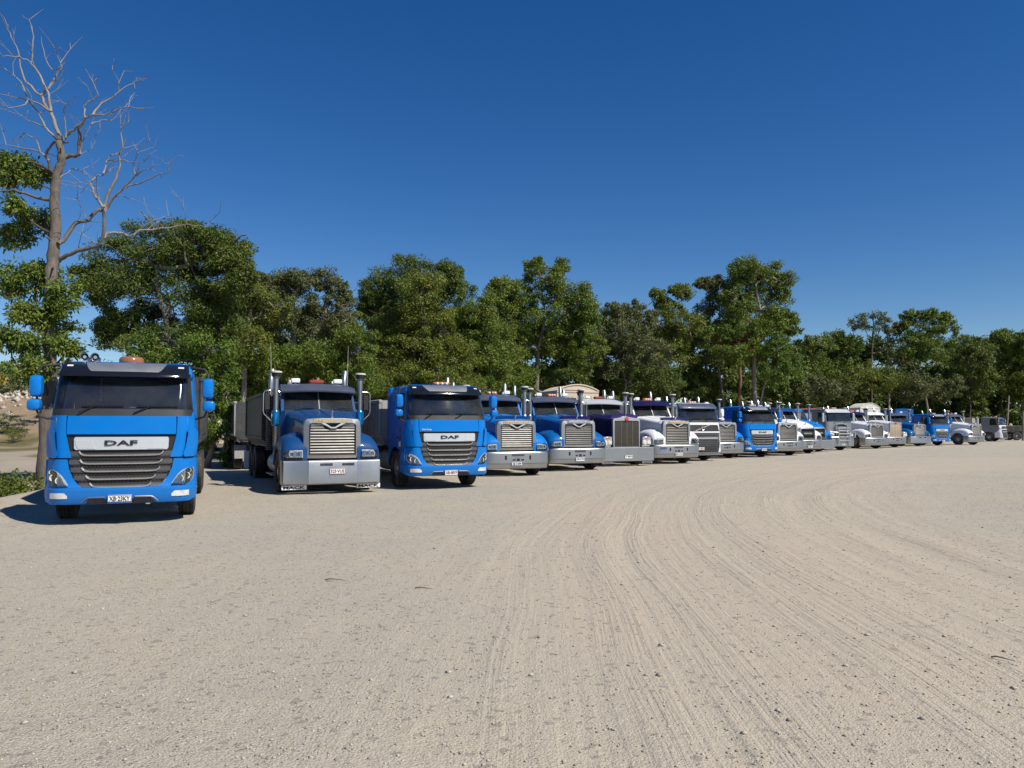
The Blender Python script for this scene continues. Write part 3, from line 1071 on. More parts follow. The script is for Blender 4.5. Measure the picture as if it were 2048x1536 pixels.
        v.panel([(1.088, -1.2, 1.2), (1.142, -1.2, 1.2)], F, 0.0, 0.02, 20)
        gr = v.build('grille', MESH, t)
        hexes = MB()
        for i in range(15):
            z = 0.60 + i * 0.042
            h = lerp_table(op, z) - .06
            n = int(2 * h / 0.06)
            for k in range(n):
                x = -h + 2 * h * (k + .5 * (i % 2)) / n
                hexes.box((x, F(x, z) + 0.008, z), (0.04, 0.012, 0.012))
        hx = hexes.build('grille_mesh', GRILLE, gr)
        hx['kind'] = 'stuff'
        for z, hw2 in ((1.175, 0.65), (1.035, 0.63), (0.905, 0.60), (0.775, 0.53), (0.645, 0.46)):
            h = lerp_table(op, z) - 0.005
            v = MB()
            ho = lerp_table(op, z + 0.045) - 0.012
            v.panel([(z - 0.030, -h + 0.03, h - 0.03), (z, -h, h), (z + 0.022, -h, h)], F, 0.004, 0.05, 18)
            for sd in (-1, 1):                                # angular ends of each slat
                a, b = sorted((sd * (hw2 + 0.02), sd * ho))
                v.panel([(z - 0.012, a, b), (z + 0.03, a, b), (z + 0.062, a + (.05 if sd > 0 else 0), b - (.05 if sd < 0 else 0))], F, 0.012, 0.05, 4)
            sl = v.build('grille_slat', GRILLE, gr)
            v = MB()
            pts = [(-hw2 - 0.035, z + 0.062), (-hw2 - 0.01, z + 0.025), (-hw2 + 0.03, z + 0.004), (-hw2 + 0.10, z - 0.004)]
            pts += [(-hw2 + 0.10 + (2 * hw2 - 0.2) * k / 10, z - 0.006) for k in range(1, 10)]
            pts += [(-a, b) for a, b in pts[3::-1]]
            v.tube([(x, F(x, zz) - 0.018, zz) for x, zz in pts], 0.017, 6)
            v.build('chrome_strip', CHROME, sl)
        v = MB()
        v.panel([(1.262, -0.74, 0.74), (1.29, -0.765, 0.765), (1.45, -0.77, 0.77), (1.478, -0.75, 0.75)], F, 0.022, 0.05, 18)
        nb = v.build('name_bar', SILVER, t)
        for sd in (-1, 1):
            v = MB()
            a = [(1.277, 0.42, 0.70), (1.36, 0.47, 0.74), (1.42, 0.48, 0.745)]
            v.panel([(z, min(sd * p, sd * q), max(sd * p, sd * q)) for z, p, q in a], F, 0.030, 0.02, 5)
            v.build('bar_relief', SILVER, nb)
        L1 = text('DAF', 0.088, 0.53, 0.022, INK, nb, (-0.01, F(0, 1.38) - 0.030, 1.377), ext=0.008)
        # bumper with lamp openings
        v = MB()
        for sd in (-1, 1):
            rr = []
            for z, a, b in ((0.625, 0.585, 1.245), (0.7, 0.70, 1.245), (0.8, 0.77, 1.24), (0.95, 0.835, 1.235), (1.07, 0.855, 1.23), (1.105, 0.87, 1.21)):
                rr.append((z, min(sd * a, sd * b), max(sd * a, sd * b)))
            v.panel(rr, F, 0.02, 0.06, 12)
            v.wall([(0.36, 0.40), (0.80, 0.46), (0.78, 1.02), (0.36, 1.10)], sd, lambda z: 1.243, 0.05)
        v.panel([(0.355, -1.14, 1.14), (0.40, -1.22, 1.22), (0.5, -1.25, 1.25), (0.575, -1.25, 1.25), (0.605, -1.245, 1.245), (0.63, -1.235, 1.235)], F, 0.035, 0.07, 26)
        bu = v.build('bumper', P, t)
        for sd in (-1, 1):
            v = MB()
            a, b = sorted((sd * 0.60, sd * 1.235))
            v.panel([(0.629, a, b), (0.642, a, b)], F, 0.024, 0.02, 8)
            v.build('bumper_lip_shade', MESH, bu)  # dark strip paints the lip's shadow line onto the bumper
        for sd in (-1, 1):
            hl = [(0.652, 0.825, 1.07), (0.70, 0.85, 1.15), (0.77, 0.895, 1.195), (0.84, 0.945, 1.205), (0.90, 1.02, 1.205), (0.935, 1.10, 1.195)]
            v = MB()
            v.panel([(z, min(sd * a, sd * b), max(sd * a, sd * b)) for z, a, b in hl], F, 0.026, 0.02, 7)
            ho = v.build('headlight', LAMP, t)
            v = MB()
            for cx_, cz, rr_ in ((0.98, 0.755, 0.062), (1.09, 0.80, 0.058), (1.13, 0.89, 0.035)):
                yy = F(cx_, cz) - 0.03
                v.lathe([(rr_, yy + .02), (rr_, yy - 0.012), (rr_ * .75, yy - 0.012), (rr_ * .5, yy + 0.006), (0.008, yy - .01)], (sd * cx_, 0, cz), 'y', 16)
            v.build('reflector_ring', LAMP, ho)
            v = MB()
            v.panel([(z, min(sd * (a + .005), sd * (b - .005)), max(sd * (a + .005), sd * (b - .005))) for z, a, b in hl], F, 0.055, 0.006, 7)
            v.build('lens', LENS, ho)
            v = MB()
            a, b = sorted((sd * 0.84, sd * 1.13))
            v.panel([(0.455, a, b), (0.50, a, b), (0.55, a + (.05 if sd > 0 else 0), b - (.05 if sd < 0 else 0))], F, 0.040, 0.02, 5)
            v.build('fog_light', LAMP, t)
            v = MB()
            v.tube([(sd * 0.62, F(.62, .40) - 0.045, 0.385), (sd * 0.54, F(.54, .45) - 0.045, 0.455), (sd * 0.50, F(.5, .47) - 0.045, 0.468), (sd * 0.24, F(.24, .47) - 0.045, 0.472)], 0.013, 6)
            v.build('bumper_trim', STEEL, bu)
        v = MB()
        v.panel([(0.358, -0.56, 0.56), (0.44, -0.50, 0.50)], F, 0.041, 0.02, 8)
        v.build('bumper_recess', PLASTIC, bu)
        if plate_txt:
            plate(t, 0.0, F(0, .44) - 0.062, 0.437, plate_txt, plate_ink, 0.385, 0.138, plate_base, band)
        # mirrors: tall main mirror over a squat wide-angle mirror on a black arm, both sides
        for sd in (-1, 1):
            v = MB()
            x0 = 1.42
            v.loft([[(sd * (x0 + 0.105 * sc * math.copysign(abs(math.cos(a)) ** .45, math.cos(a))), 0.30 + dy, 2.335 + 0.185 * sc * math.copysign(abs(math.sin(a)) ** .45, math.sin(a))) for a in [2 * math.pi * k / 20 for k in range(20)]]
                    for sc, dy in ((0.55, -0.10), (0.85, -0.08), (0.97, -0.03), (1.0, 0.06), (0.95, 0.08))])
            mm = v.build('mirror_housing', P, t)
            v = MB()
            v.box((sd * x0, 0.385, 2.335), (0.17, 0.012, 0.32), .005)
            v.build('mirror_glass', CHROME, mm)
            v = MB()
            v.loft([[(sd * (x0 + 0.02 + 0.115 * sc * math.copysign(abs(math.cos(a)) ** .6, math.cos(a))), 0.28 + dy, 2.02 + 0.098 * sc * math.copysign(abs(math.sin(a)) ** .6, math.sin(a))) for a in [2 * math.pi * k / 20 for k in range(20)]]
                    for sc, dy in ((0.55, -0.10), (0.85, -0.08), (0.97, -0.03), (1.0, 0.05), (0.95, 0.08))])
            v.build('mirror_housing', P, t)
            v = MB()
            v.tube([(sd * 1.16, 0.42, 1.80), (sd * 1.24, 0.36, 1.79), (sd * 1.36, 0.32, 1.83), (sd * 1.41, 0.33, 1.93), (sd * 1.41, 0.35, 2.60), (sd * 1.36, 0.38, 2.68), (sd * 1.10, 0.50, 2.72)], 0.02, 8)
            v.build('mirror_arm', PLASTIC, t)
    elif style == 'sash':
        v = MB()
        v.panel([(1.50, -1.17, 1.17), (1.70, -1.18, 1.18), (1.80, -1.19, 1.19), (1.85, -1.18, 1.18)], F, 0.02, 0.05, 20)
        v.build('front_panel', WHITE, t)
        v = MB()
        v.panel([(1.42, -0.98, 0.98), (1.60, -1.0, 1.0), (1.74, -0.95, 0.95)], F, 0.035, 0.04, 18)
        tp = v.build('badge_panel', PLASTIC, t)
        v = MB()
        v.tube([(-0.42, F(.42, 1.45) - 0.05, 1.44), (0.42, F(.42, 1.72) - 0.05, 1.73)], 0.022, 6)
        v.lathe([(0.085, -0.02), (0.105, -0.03), (0.105, 0.02), (0.07, 0.02), (0.07, -0.02)], (0, F(0, 1.58) - 0.05, 1.585), 'y', 20, cap=False)
        v.build('diagonal_badge', CHROME, tp)
        v = MB()
        v.panel([(0.42, -0.85, 0.85), (0.8, -0.92, 0.92), (1.10, -0.98, 0.98), (1.34, -1.0, 1.0)], F, 0.015, 0.05, 16)
        gr = v.build('grille', GRILLE, t)
        for z in (0.5, 0.6, 0.7, 0.8, 0.9, 1.0, 1.1, 1.24):
            v = MB()
            h = 0.82 + (z - .42) * 0.14
            v.panel([(z - 0.022, -h, h), (z + 0.022, -h, h)], F, 0.028, 0.03, 14)
            v.build('grille_slat', PLASTIC if z != 1.1 else SILVER, gr)
        v = MB()
        v.panel([(1.36, -1.19, 1.19), (1.42, -1.19, 1.19)], F, 0.045, 0.05, 20)
        for sd in (-1, 1):
            rr = []
            for z, a, b in ((0.40, 0.90, 1.16), (0.5, 0.93, 1.23), (0.8, 1.0, 1.235), (1.1, 1.05, 1.23), (1.36, 1.06, 1.21)):
                rr.append((z, min(sd * a, sd * b), max(sd * a, sd * b)))
            v.panel(rr, F, 0.03, 0.06, 8)
            v.wall([(0.36, 0.42), (0.80, 0.46), (0.78, 1.0), (0.36, 1.3)], sd, lambda z: 1.238, 0.05)
        v.build('bumper', P if P is not GREYP else WHITE, t)
        v = MB()
        v.panel([(0.28, -1.1, 1.1), (0.34, -1.2, 1.2), (0.43, -1.22, 1.22)], F, 0.05, 0.08, 20)
        v.build('bumper_lip', GREYP, t)
        for sd in (-1, 1):
            v = MB()
            rr = []
            for z, a, b in ((0.62, 1.0, 1.15), (0.8, 1.02, 1.22), (1.0, 1.06, 1.225), (1.12, 1.12, 1.2)):
                rr.append((z, min(sd * a, sd * b), max(sd * a, sd * b)))
            v.panel(rr, F, 0.045, 0.02, 5)
            ho = v.build('headlight', LAMP, t)
        if plate_txt:
            plate(t, -0.15, F(0.15, .55) - 0.06, 0.60, plate_txt, plate_ink, 0.37, 0.14, plate_base)
        for sd in (-1, 1):
            v = MB()
            v.box((sd * 1.38, 0.34, 2.32), (0.20, 0.13, 0.40), .05)
            v.box((sd * 1.38, 0.34, 2.02), (0.20, 0.13, 0.16), .05)
            v.build('mirror_housing', P if P is GREYP else WHITE, t)
            v = MB()
            v.tube([(sd * 1.16, 0.45, 1.86), (sd * 1.36, 0.38, 1.90), (sd * 1.36, 0.38, 2.56), (sd * 1.12, 0.5, 2.60)], 0.02, 6)
            v.build('mirror_arm', PLASTIC, t)
    else:
        v = MB()
        v.panel([(1.0, -1.18, 1.18), (1.5, -1.19, 1.19), (2.05, -1.18, 1.18)], F, 0.02, 0.05, 20)
        fp = v.build('front_panel', ALLOY, t)
        v = MB()
        v.panel([(0.95, -0.52, 0.52), (1.70, -0.55, 0.55), (1.80, -0.45, 0.45), (1.86, -0.25, 0.25)], F, 0.05, 0.03, 8)
        gr = v.build('grille', MESH, t)
        for k in range(7):
            v = MB()
            z = 0.98 + k * 0.11
            v.panel([(z, -0.5, 0.5), (z + .05, -0.5, 0.5)], F, 0.07, 0.02, 6)
            v.build('grille_slat', ALLOYD, gr)
        v = MB()
        v.tube([(-0.5, 0.18, 0.95), (-0.56, 0.16, 1.68), (-0.42, 0.16, 1.86), (0, 0.16, 1.92), (0.42, 0.16, 1.86), (0.56, 0.16, 1.68), (0.5, 0.18, 0.95)], 0.03, 8)
        v.build('grille_rim', CHROME, gr)
        v = MB()
        v.prism([(-1.22, 0.30), (-1.0, 0.06), (1.0, 0.06), (1.22, 0.30), (1.22, 0.42), (-1.22, 0.42)], 'z', 0.30, 0.88)
        v.build('bumper', ALLOY, t)
        bb = MB()
        for sd in (-1, 1):
            bb.tube([(sd * 0.50, 0.0, 0.42), (sd * 0.50, -0.06, 0.6), (sd * 0.50, -0.06, 1.55), (sd * 0.46, 0.0, 1.62)], 0.04, 8)
            bb.tube([(sd * 0.5, -0.05, 0.95), (sd * 1.20, 0.08, 0.95), (sd * 1.24, 0.15, 1.0), (sd * 1.24, 0.15, 1.3), (sd * 1.18, 0.1, 1.33), (sd * 0.5, -0.05, 1.28)], 0.035, 8)
        for z in (0.72, 0.95, 1.18, 1.4, 1.6):
            bb.tube([(-0.5, -0.05, z), (0.5, -0.05, z)], 0.032, 8)
        bb.build('bull_bar', CHROME, t)
        for sd in (-1, 1):
            v = MB()
            v.box((sd * 0.88, 0.22, 1.12), (0.44, 0.08, 0.22), .02)
            ho = v.build('headlight', LAMP, t)
        if plate_txt:
            plate(t, 0.0, 0.04, 0.42, plate_txt, plate_ink, 0.37, 0.12)
        for sd in (-1, 1):
            v = MB()
            v.box((sd * 1.42, 0.45, 2.35), (0.20, 0.10, 0.62), .03)
            v.build('mirror_housing', CHROME, t)
            v = MB()
            v.tube([(sd * 1.16, 0.5, 2.0), (sd * 1.40, 0.48, 2.0), (sd * 1.40, 0.48, 2.7), (sd * 1.12, 0.5, 2.75)], 0.018, 6)
            v.build('mirror_arm', CHROME, t)
    # ---- roof gear
    if beacon == 'dome':
        b = MB()
        b.lathe([(0.21, 0.0), (0.225, 0.03), (0.22, 0.09), (0.19, 0.125), (0.1, 0.14), (0.01, 0.14)], (0, 0, 0), 'z', 28)
        o = b.build('beacon', COPPER, t, (0.02, 1.0, roof_z - .01))
    else:
        beacon_bar(t, 0.05, 1.0, roof_z - .01, 0.50, AMBER, 0.09, 0.2, True)
    if horns:
        for k, x in enumerate((-0.78, -0.60)):
            b = MB()
            b.lathe([(0.075, 0.0), (0.07, 0.02), (0.045, 0.06), (0.03, 0.14), (0.022, 0.40), (0.035, 0.44), (0.035, 0.5)], (x, 0.9, roof_z + 0.10), 'y', 18, cap=False)
            b.lathe([(0.03, 0.05), (0.03, 0.03)], (x, 0.92, roof_z + 0.10), 'y', 12)
            b.box((x, 1.25, roof_z + 0.04), (0.04, 0.06, 0.12))
            b.build('air_horn', CHROME, t)
    if bulkhead:
        b = MB()
        b.box((0, 2.36, 1.92), (2.27, 0.40, 1.72), .05)
        b.build('bulkhead', P, t)
    if side_logo:
        for sd in (-1, 1):
            o = text('F', 0.16, 0.12, 0.02, REDINK, t, (sd * 1.212, 0.93, 1.58), (R(90), 0, R(90) * sd), name='door_logo')
            text('R', 0.16, 0.12, 0.02, REDINK, o, (0, -0.2, 0), (0, 0, 0))
            b = MB()
            b.box((0, -0.40, 0), (0.2, 0.13, 0.006))
            b.build('logo_panel', PLATEW, o)
    if style == 'slat':
        t.scale = (0.945, 1, 1)
    # ---- running gear
    rear = (length - 2.2, length - 0.85)
    chassis(t, 0.5, length, rear, 1.42)
    wheel(t, -1, 1.05, 1.42)
    wheel(t, 1, 1.05, 1.42)
    rear_wheels(t, rear, far)
    side_tanks(t, 2.5, 3.7, ALLOYD)
    if exh:
        stack_tip(t, 0.9, 2.75, 1.0, 3.12, STEEL)
    if body:
        open_body(t, 3.0, length + 0.3, 1.12, body_top, body, ribs=0 if far else 6)
    return t

# ------------------------------------------------------------------ bonneted trucks
def bonneted(name, label, loc, rz, front='bars', P=None, surround=ALLOY, bars=BARS, bumper='slab', visor=SLATE, deflector=None, letters=GOLD,
             plate_txt=None, plate_ink=INK, plate_base=None, plate_x=0.0, band=False, fleet=None, flap_word=None, canister=None, intake=True, roof_lamps=True,
             beacon=REDL, beacon_lens=False, far=False, body=None, length=9.3, body_top=2.68, roof_paint=None, aerial=False, cab_paint=None, screen=2.0, ribs=6):
    t = thing(name, label, 'truck', loc, rz, 'trucks parked in a row')
    CP = cab_paint or P
    tall = front == 'slats'
    axle = 1.28
    # ---- bumper: folded sheet or rounded pressing with two creases
    z0, z1 = 0.25, 0.85
    if bumper == 'slab':
        plan = [(-1.23, 0.34), (-1.21, 0.12), (-1.19, 0.085), (-0.62, 0.015), (-0.60, 0.005), (0.60, 0.005), (0.62, 0.015), (1.19, 0.085), (1.21, 0.12), (1.23, 0.34)]
        prof = [(z0, 0.05), (z0 + 0.03, 0.0), (z1 - 0.06, 0.0), (z1 - 0.015, 0.015), (z1, 0.06)]
    elif bumper == 'box':
        plan = [(-1.23, 0.40), (-1.23, 0.03), (-1.21, 0.0), (1.21, 0.0), (1.23, 0.03), (1.23, 0.40)]
        prof = [(0.22, 0.02), (0.24, 0.0), (0.77, 0.0), (0.79, 0.02)]
    else:
        plan = [(-1.24, 0.62), (-1.23, 0.34), (-1.17, 0.20), (-1.05, 0.12), (-0.8, 0.06), (-0.4, 0.02), (0.4, 0.02), (0.8, 0.06), (1.05, 0.12), (1.17, 0.20), (1.23, 0.34), (1.24, 0.62)]
        prof = [(0.27, 0.09), (0.30, 0.04), (0.44, 0.025), (0.455, 0.0), (0.62, 0.0), (0.80, 0.008), (0.835, 0.03), (0.845, 0.08)]
    m = MB()
    m.sheet([[(x * (1 - d * 0.12), y + d, z) for x, y in plan] for z, d in prof], (0, 0.05, 0))
    bu = m.build('bumper', ALLOY, t, angle=25)
    if bumper == 'slab':
        for x0 in (-0.33, 0.21):
            for k in range(11):
                q = MB()
                q.box((x0 + k * 0.028 + .02, 0.0, 0.745), (0.015, 0.02, 0.06))
                q.build('vent_slot', MESH, bu)
    elif bumper == 'round':
        for sd in (-1, 1):
            q = MB()
            q.box((sd * 0.44, 0.028, 0.645), (0.075, 0.03, 0.14), .012)
            o = q.build('tow_slot', MESH, bu)
            q = MB()
            q.box((sd * 0.44 + .012, 0.008, 0.63), (0.03, 0.02, 0.09), .006)
            q.build('tow_hook', MAROON if plate_ink is INK and band else FRAME, o)
        for x, z, w, h in ((0, 0.73, 0.46, 0.07), (-0.15, 0.57, 0.10, 0.05), (0.0, 0.575, 0.11, 0.085), (0.16, 0.57, 0.10, 0.05)):
            q = MB()
            q.box((x, 0.022, z), (w, 0.02, h), .006)
            q.build('vent_slot', GRILLE if h == 0.07 else MESH, bu)
    else:
        for sd in (-1, 1):
            q = MB()
            q.box((sd * 0.95, 0.1, 0.16), (0.48, 0.012, 0.085), .004)
            q.build('name_flap', PLATEW, t)
            q = MB()
            q.box((sd * 0.95, 0.092, 0.155), (0.36, 0.006, 0.025))
            q.build('flap_stripe', MAROON, t)
    if flap_word:
        for sd in (-1, 1):
            q = MB()
            q.box((sd * 0.92, 0.16, 0.185), (0.60, 0.012, 0.11), .004)
            o = q.build('name_flap', PLATEW, t)
            text(flap_word, 0.075, 0.52, 0.02, INK, o, (sd * 0.92, 0.151, 0.185), ext=0.004)
    if plate_txt:
        plate(t, plate_x, -0.012 if bumper != 'round' else 0.012, {'slab': 0.575, 'box': 0.40, 'round': 0.43}[bumper], plate_txt, plate_ink, 0.385, 0.14, plate_base, band)
    if fleet:
        text(fleet, 0.10, 0.30, 0.01, PLATEB, bu, (-0.78, 0.04, 0.70), (R(90), 0, R(-8)))
    # ---- bonnet
    def section(y, hw, zt_, zb_, rr=0.16, crown=0.04):
        pts = []
        for k in range(7):
            a = math.pi * k / 12
            pts.append((hw - rr + rr * math.cos(a), zt_ - rr - crown + rr * math.sin(a)))
        n = len(pts)
        mid = [(hw - rr) * (1 - k / 4) for k in range(1, 4)]
        top = pts + [(x, zt_ - crown * (x / hw) ** 2) for x in mid]
        full = [(hw, zb_)] + top + [(0, zt_)] + [(-x, z) for x, z in top[::-1]] + [(-hw, zb_)]
        return [(x, y, z) for x, z in full]
    m = MB()
    if tall:
        secs = [(0.24, 0.60, 2.00, 0.85), (0.5, 0.62, 2.04, 0.95), (1.2, 0.72, 2.12, 1.05), (2.0, 0.84, 2.20, 1.1), (2.25, 0.88, 2.22, 1.1)]
    elif front == 'sloped':
        secs = [(0.18, 0.56, 1.62, 0.9), (0.32, 0.64, 1.78, 0.9), (0.8, 0.74, 1.94, 1.0), (1.4, 0.84, 2.06, 1.1), (2.1, 0.92, 2.15, 1.15)]
    else:
        secs = [(0.20, 0.66, 1.84, 0.92), (0.35, 0.68, 1.885, 0.95), (0.8, 0.73, 1.96, 1.0), (1.5, 0.83, 2.06, 1.05), (2.1, 0.92, 2.15, 1.15)]
    m.loft([section(*s) for s in secs])
    bo = m.build('bonnet', P, t)
    q = MB()
    q.tube([(0, secs[1][0], secs[1][2] + .004), (0, secs[-1][0] - .05, secs[-1][2] + .004)], 0.012, 6)
    for sd in (-1, 1):
        q.tube([(sd * .45, secs[1][0] + .1, secs[1][2] - .012), (sd * .55, secs[-1][0] - .05, secs[-1][2] - .012)], 0.012, 6)
    q.build('bonnet_ridge', P, bo)
    # ---- front of the bonnet
    if front in ('bars', 'sloped'):
        if front == 'bars':
            gz0, gz1, gw, yy = 0.99, 1.755, 0.565, 0.10
            outer = [(-0.71, 0.90), (-0.72, 1.2), (-0.715, 1.70), (-0.69, 1.83), (-0.64, 1.875), (-0.3, 1.895), (0.3, 1.895), (0.64, 1.875), (0.69, 1.83), (0.715, 1.70), (0.72, 1.2), (0.71, 0.90)]
            inner = [(-gw, gz0), (-gw, gz0 + .3), (-gw, gz1 - .06), (-gw + .02, gz1 - .02), (-gw + .06, gz1), (-0.28, gz1), (0.28, gz1), (gw - .06, gz1), (gw - .02, gz1 - .02), (gw, gz1 - .06), (gw, gz0 + .3), (gw, gz0)]
        else:
            gz0, gz1, gw, yy = 0.95, 1.52, 0.50, 0.08
            outer = [(-0.62, 0.88), (-0.63, 1.1), (-0.62, 1.45), (-0.58, 1.55), (-0.52, 1.60), (-0.3, 1.62), (0.3, 1.62), (0.52, 1.60), (0.58, 1.55), (0.62, 1.45), (0.63, 1.1), (0.62, 0.88)]
            inner = [(-gw, gz0), (-gw, gz0 + .2), (-gw, gz1 - .06), (-gw + .02, gz1 - .02), (-gw + .06, gz1), (-0.28, gz1), (0.28, gz1), (gw - .06, gz1), (gw - .02, gz1 - .02), (gw, gz1 - .06), (gw, gz0 + .2), (gw, gz0)]
        m = MB()
        n = len(outer)
        def back_y(x, z):
            return yy + 0.05 * (x / 0.7) ** 2
        ro = [(x, back_y(x, z) + 0.16, z) for x, z in outer]
        rf = [(x * 0.985, back_y(x, z) + 0.02, z - 0.008) for x, z in outer]
        ri = [(x * 1.03, back_y(x, z), z + (0.012 if z > 1.2 else -0.02)) for x, z in inner]
        rb = [(x, back_y(x, z) + 0.08, z) for x, z in inner]
        m.loft([ro, rf, ri, rb], cap=False, closed=True)
        gs = m.build('grille_surround', surround, t)
        m = MB()
        m.sheet([[(-gw - .02, yy + 0.10, gz0 - .02), (0, yy + 0.09, gz0 - .02), (gw + .02, yy + 0.10, gz0 - .02)], [(-gw - .02, yy + 0.10, gz1 + .02), (0, yy + 0.09, gz1 + .02), (gw + .02, yy + 0.10, gz1 + .02)]], (0, 0.02, 0))
        gr = m.build('grille', MESH, t)
        N = 11 if front == 'bars' else 5
        for k in range(N):
            z = gz0 + 0.035 + (gz1 - gz0 - 0.06) * k / (N - 1)
            q = MB()
            hh = 0.046 if front == 'bars' else 0.03
            if z > gz1 - 0.13 and front == 'bars':
                q.prism([(-0.20, z - hh / 2), (-gw + .02, z - hh / 2), (-gw + .02, z + hh / 2), (-0.26, z + hh / 2)], 'y', yy + 0.03, yy + 0.08)
                q.build('grille_bar', bars, gr)
                q = MB()
                for sd in (1,):
                    q.prism([(sd * 0.20, z - hh / 2), (sd * (gw - .02), z - hh / 2), (sd * (gw - .02), z + hh / 2), (sd * 0.26, z + hh / 2)], 'y', yy + 0.03, yy + 0.08)
            else:
                rowsb = []
                for zz, dy in ((z - hh / 2, 0.05), (z - hh * .1, 0.012), (z + hh / 2, 0.03)):
                    rowsb.append([(x, back_y(x, zz) + dy, zz) for x in (-gw + .015, -gw / 2, 0, gw / 2, gw - .015)])
                q.sheet(rowsb, (0, 0.03, 0))
            q.build('grille_bar', bars if front == 'bars' else PLASTIC, gr)
        if front == 'bars':
            q = MB()
            q.prism([(-0.30, gz1 + .012), (-0.20, gz1 + .012), (-0.05, gz1 - 0.085), (0.05, gz1 - 0.085), (0.20, gz1 + .012), (0.30, gz1 + .012), (0.22, gz1 - .03), (0.06, gz1 - 0.135), (-0.06, gz1 - 0.135), (-0.22, gz1 - .03)], 'y', yy - 0.012, yy + 0.05)
            q.build('grille_chevron', SILVER, gr)
            q = MB()
            rr_ = []
            q.tube([(-gw, yy + .03, gz0), (-gw, yy + .03, gz1 - .05), (-gw + .05, yy + .02, gz1), (-0.26, yy, gz1), (-0.07, yy - .01, gz1 - .12), (0.07, yy - .01, gz1 - .12), (0.26, yy, gz1), (gw - .05, yy + .02, gz1), (gw, yy + .03, gz1 - .05), (gw, yy + .03, gz0), (-gw, yy + .03, gz0)], 0.009, 6)
            q.build('grille_rim', PLASTIC, gr)
            q = MB()
            q.panel([(1.775, -0.50, 0.50), (1.87, -0.48, 0.48)], back_y, 0.006, 0.02, 8)
            nb = q.build('name_strip', CHROME if letters is GOLD else surround, t)
            text('MACK', 0.075, 0.86, 0.03, letters, nb, (0, yy - 0.0, 1.823), ext=0.012)
        else:
            text('MACK', 0.10, 0.62, 0.03, CHROME, gs, (0, yy + 0.0, 1.24), ext=0.02)
            q = MB()
            q.box((0, yy + .02, 1.24), (1.02, 0.05, 0.16), .01)
            q.build('name_strip', PLASTIC, t)
        q = MB()                                           # crouching mascot on the bonnet edge
        q.box((0, 0.30, secs[1][2] + 0.03), (0.06, 0.14, 0.03), .01)
        q.loft([[(0.03 * s_ * math.cos(a), 0.30 + dy + 0.04 * s_ * math.sin(a), secs[1][2] + h) for a in [2 * math.pi * k / 8 for k in range(8)]] for s_, dy, h in ((1, .03, .04), (1.1, .02, .08), (0.9, -.01, .12), (0.75, -0.03, .14), (1.0, -.045, .165), (0.9, -.05, .19), (0.4, -.04, .21))])
        q.build('bonnet_mascot', CHROME, t)
    else:
        gz0, gz1, gw, yy = 0.82, 1.93, 0.58, 0.14
        outer = [(-0.63, 0.76), (-0.64, 1.3), (-0.64, 1.92), (-0.60, 1.985), (0, 2.06), (0.60, 1.985), (0.64, 1.92), (0.64, 1.3), (0.63, 0.76)]
        inner = [(-gw, gz0), (-gw, 1.3), (-gw, gz1 - .07), (-gw + .03, gz1 - .04), (0, gz1 - 0.03), (gw - .03, gz1 - .04), (gw, gz1 - .07), (gw, 1.3), (gw, gz0)]
        m = MB()
        m.loft([[(x, yy + 0.12, z) for x, z in outer], [(x, yy + .01, z) for x, z in outer], [(x, yy, z) for x, z in inner], [(x, yy + 0.06, z) for x, z in inner]], cap=False)
        gs = m.build('grille_surround', surround, t)
        m = MB()
        m.box((0, yy + 0.08, (gz0 + gz1) / 2 - .01), (2 * gw, 0.02, gz1 - gz0))
        gr = m.build('grille', PLASTIC, t)
        for k in range(25):
            q = MB()
            x = -gw + 0.03 + (2 * gw - 0.06) * k / 24
            q.box((x, yy + 0.045 - (0.02 if k in (12, 6, 18) else 0), (gz0 + gz1 - .04) / 2), (0.026 if k not in (12, 6, 18) else 0.034, 0.04, gz1 - gz0 - 0.06), .006)
            q.build('grille_slat', bars, gr)
        q = MB()
        q.prism([(-0.07, 1.90), (0.07, 1.90), (0.085, 2.0), (0, 2.06), (-0.085, 2.0)], 'y', yy - 0.03, yy + 0.02)
        q.build('badge', REDINK, t)
    if deflector:
        m = MB()
        if tall:
            for sd in (-1, 1):
                m.sheet([[(sd * 0.04, 0.26, 2.07), (sd * 0.34, 0.28, 2.035), (sd * 0.64, 0.36, 1.985)], [(sd * 0.04, 0.22, 2.20), (sd * 0.34, 0.24, 2.17), (sd * 0.66, 0.34, 2.10)]], (0, 0.015, 0))
        else:
            m.sheet([[(-0.62, 0.52, 1.91), (-0.3, 0.48, 1.925), (0.3, 0.48, 1.925), (0.62, 0.52, 1.91)], [(-0.66, 0.46, 2.04), (-0.3, 0.41, 2.055), (0.3, 0.41, 2.055), (0.66, 0.46, 2.04)]], (0, 0.015, 0))
        dd = m.build('bug_deflector', deflector, t)
        q = MB()
        if tall:
            q.tube([(-0.64, 0.35, 1.985), (0, 0.25, 2.065), (0.64, 0.35, 1.985)], 0.012, 6)
        else:
            q.tube([(-0.64, 0.50, 1.912), (-0.3, 0.465, 1.925), (0.3, 0.465, 1.925), (0.64, 0.50, 1.912)], 0.010, 6)
        q.build('deflector_edge', CHROME, dd)
    if fleet:
        text(fleet, 0.11, 0.34, 0.012, PLATEB, bo, (-0.735, 0.95, 1.70), (R(90), 0, R(-82)))
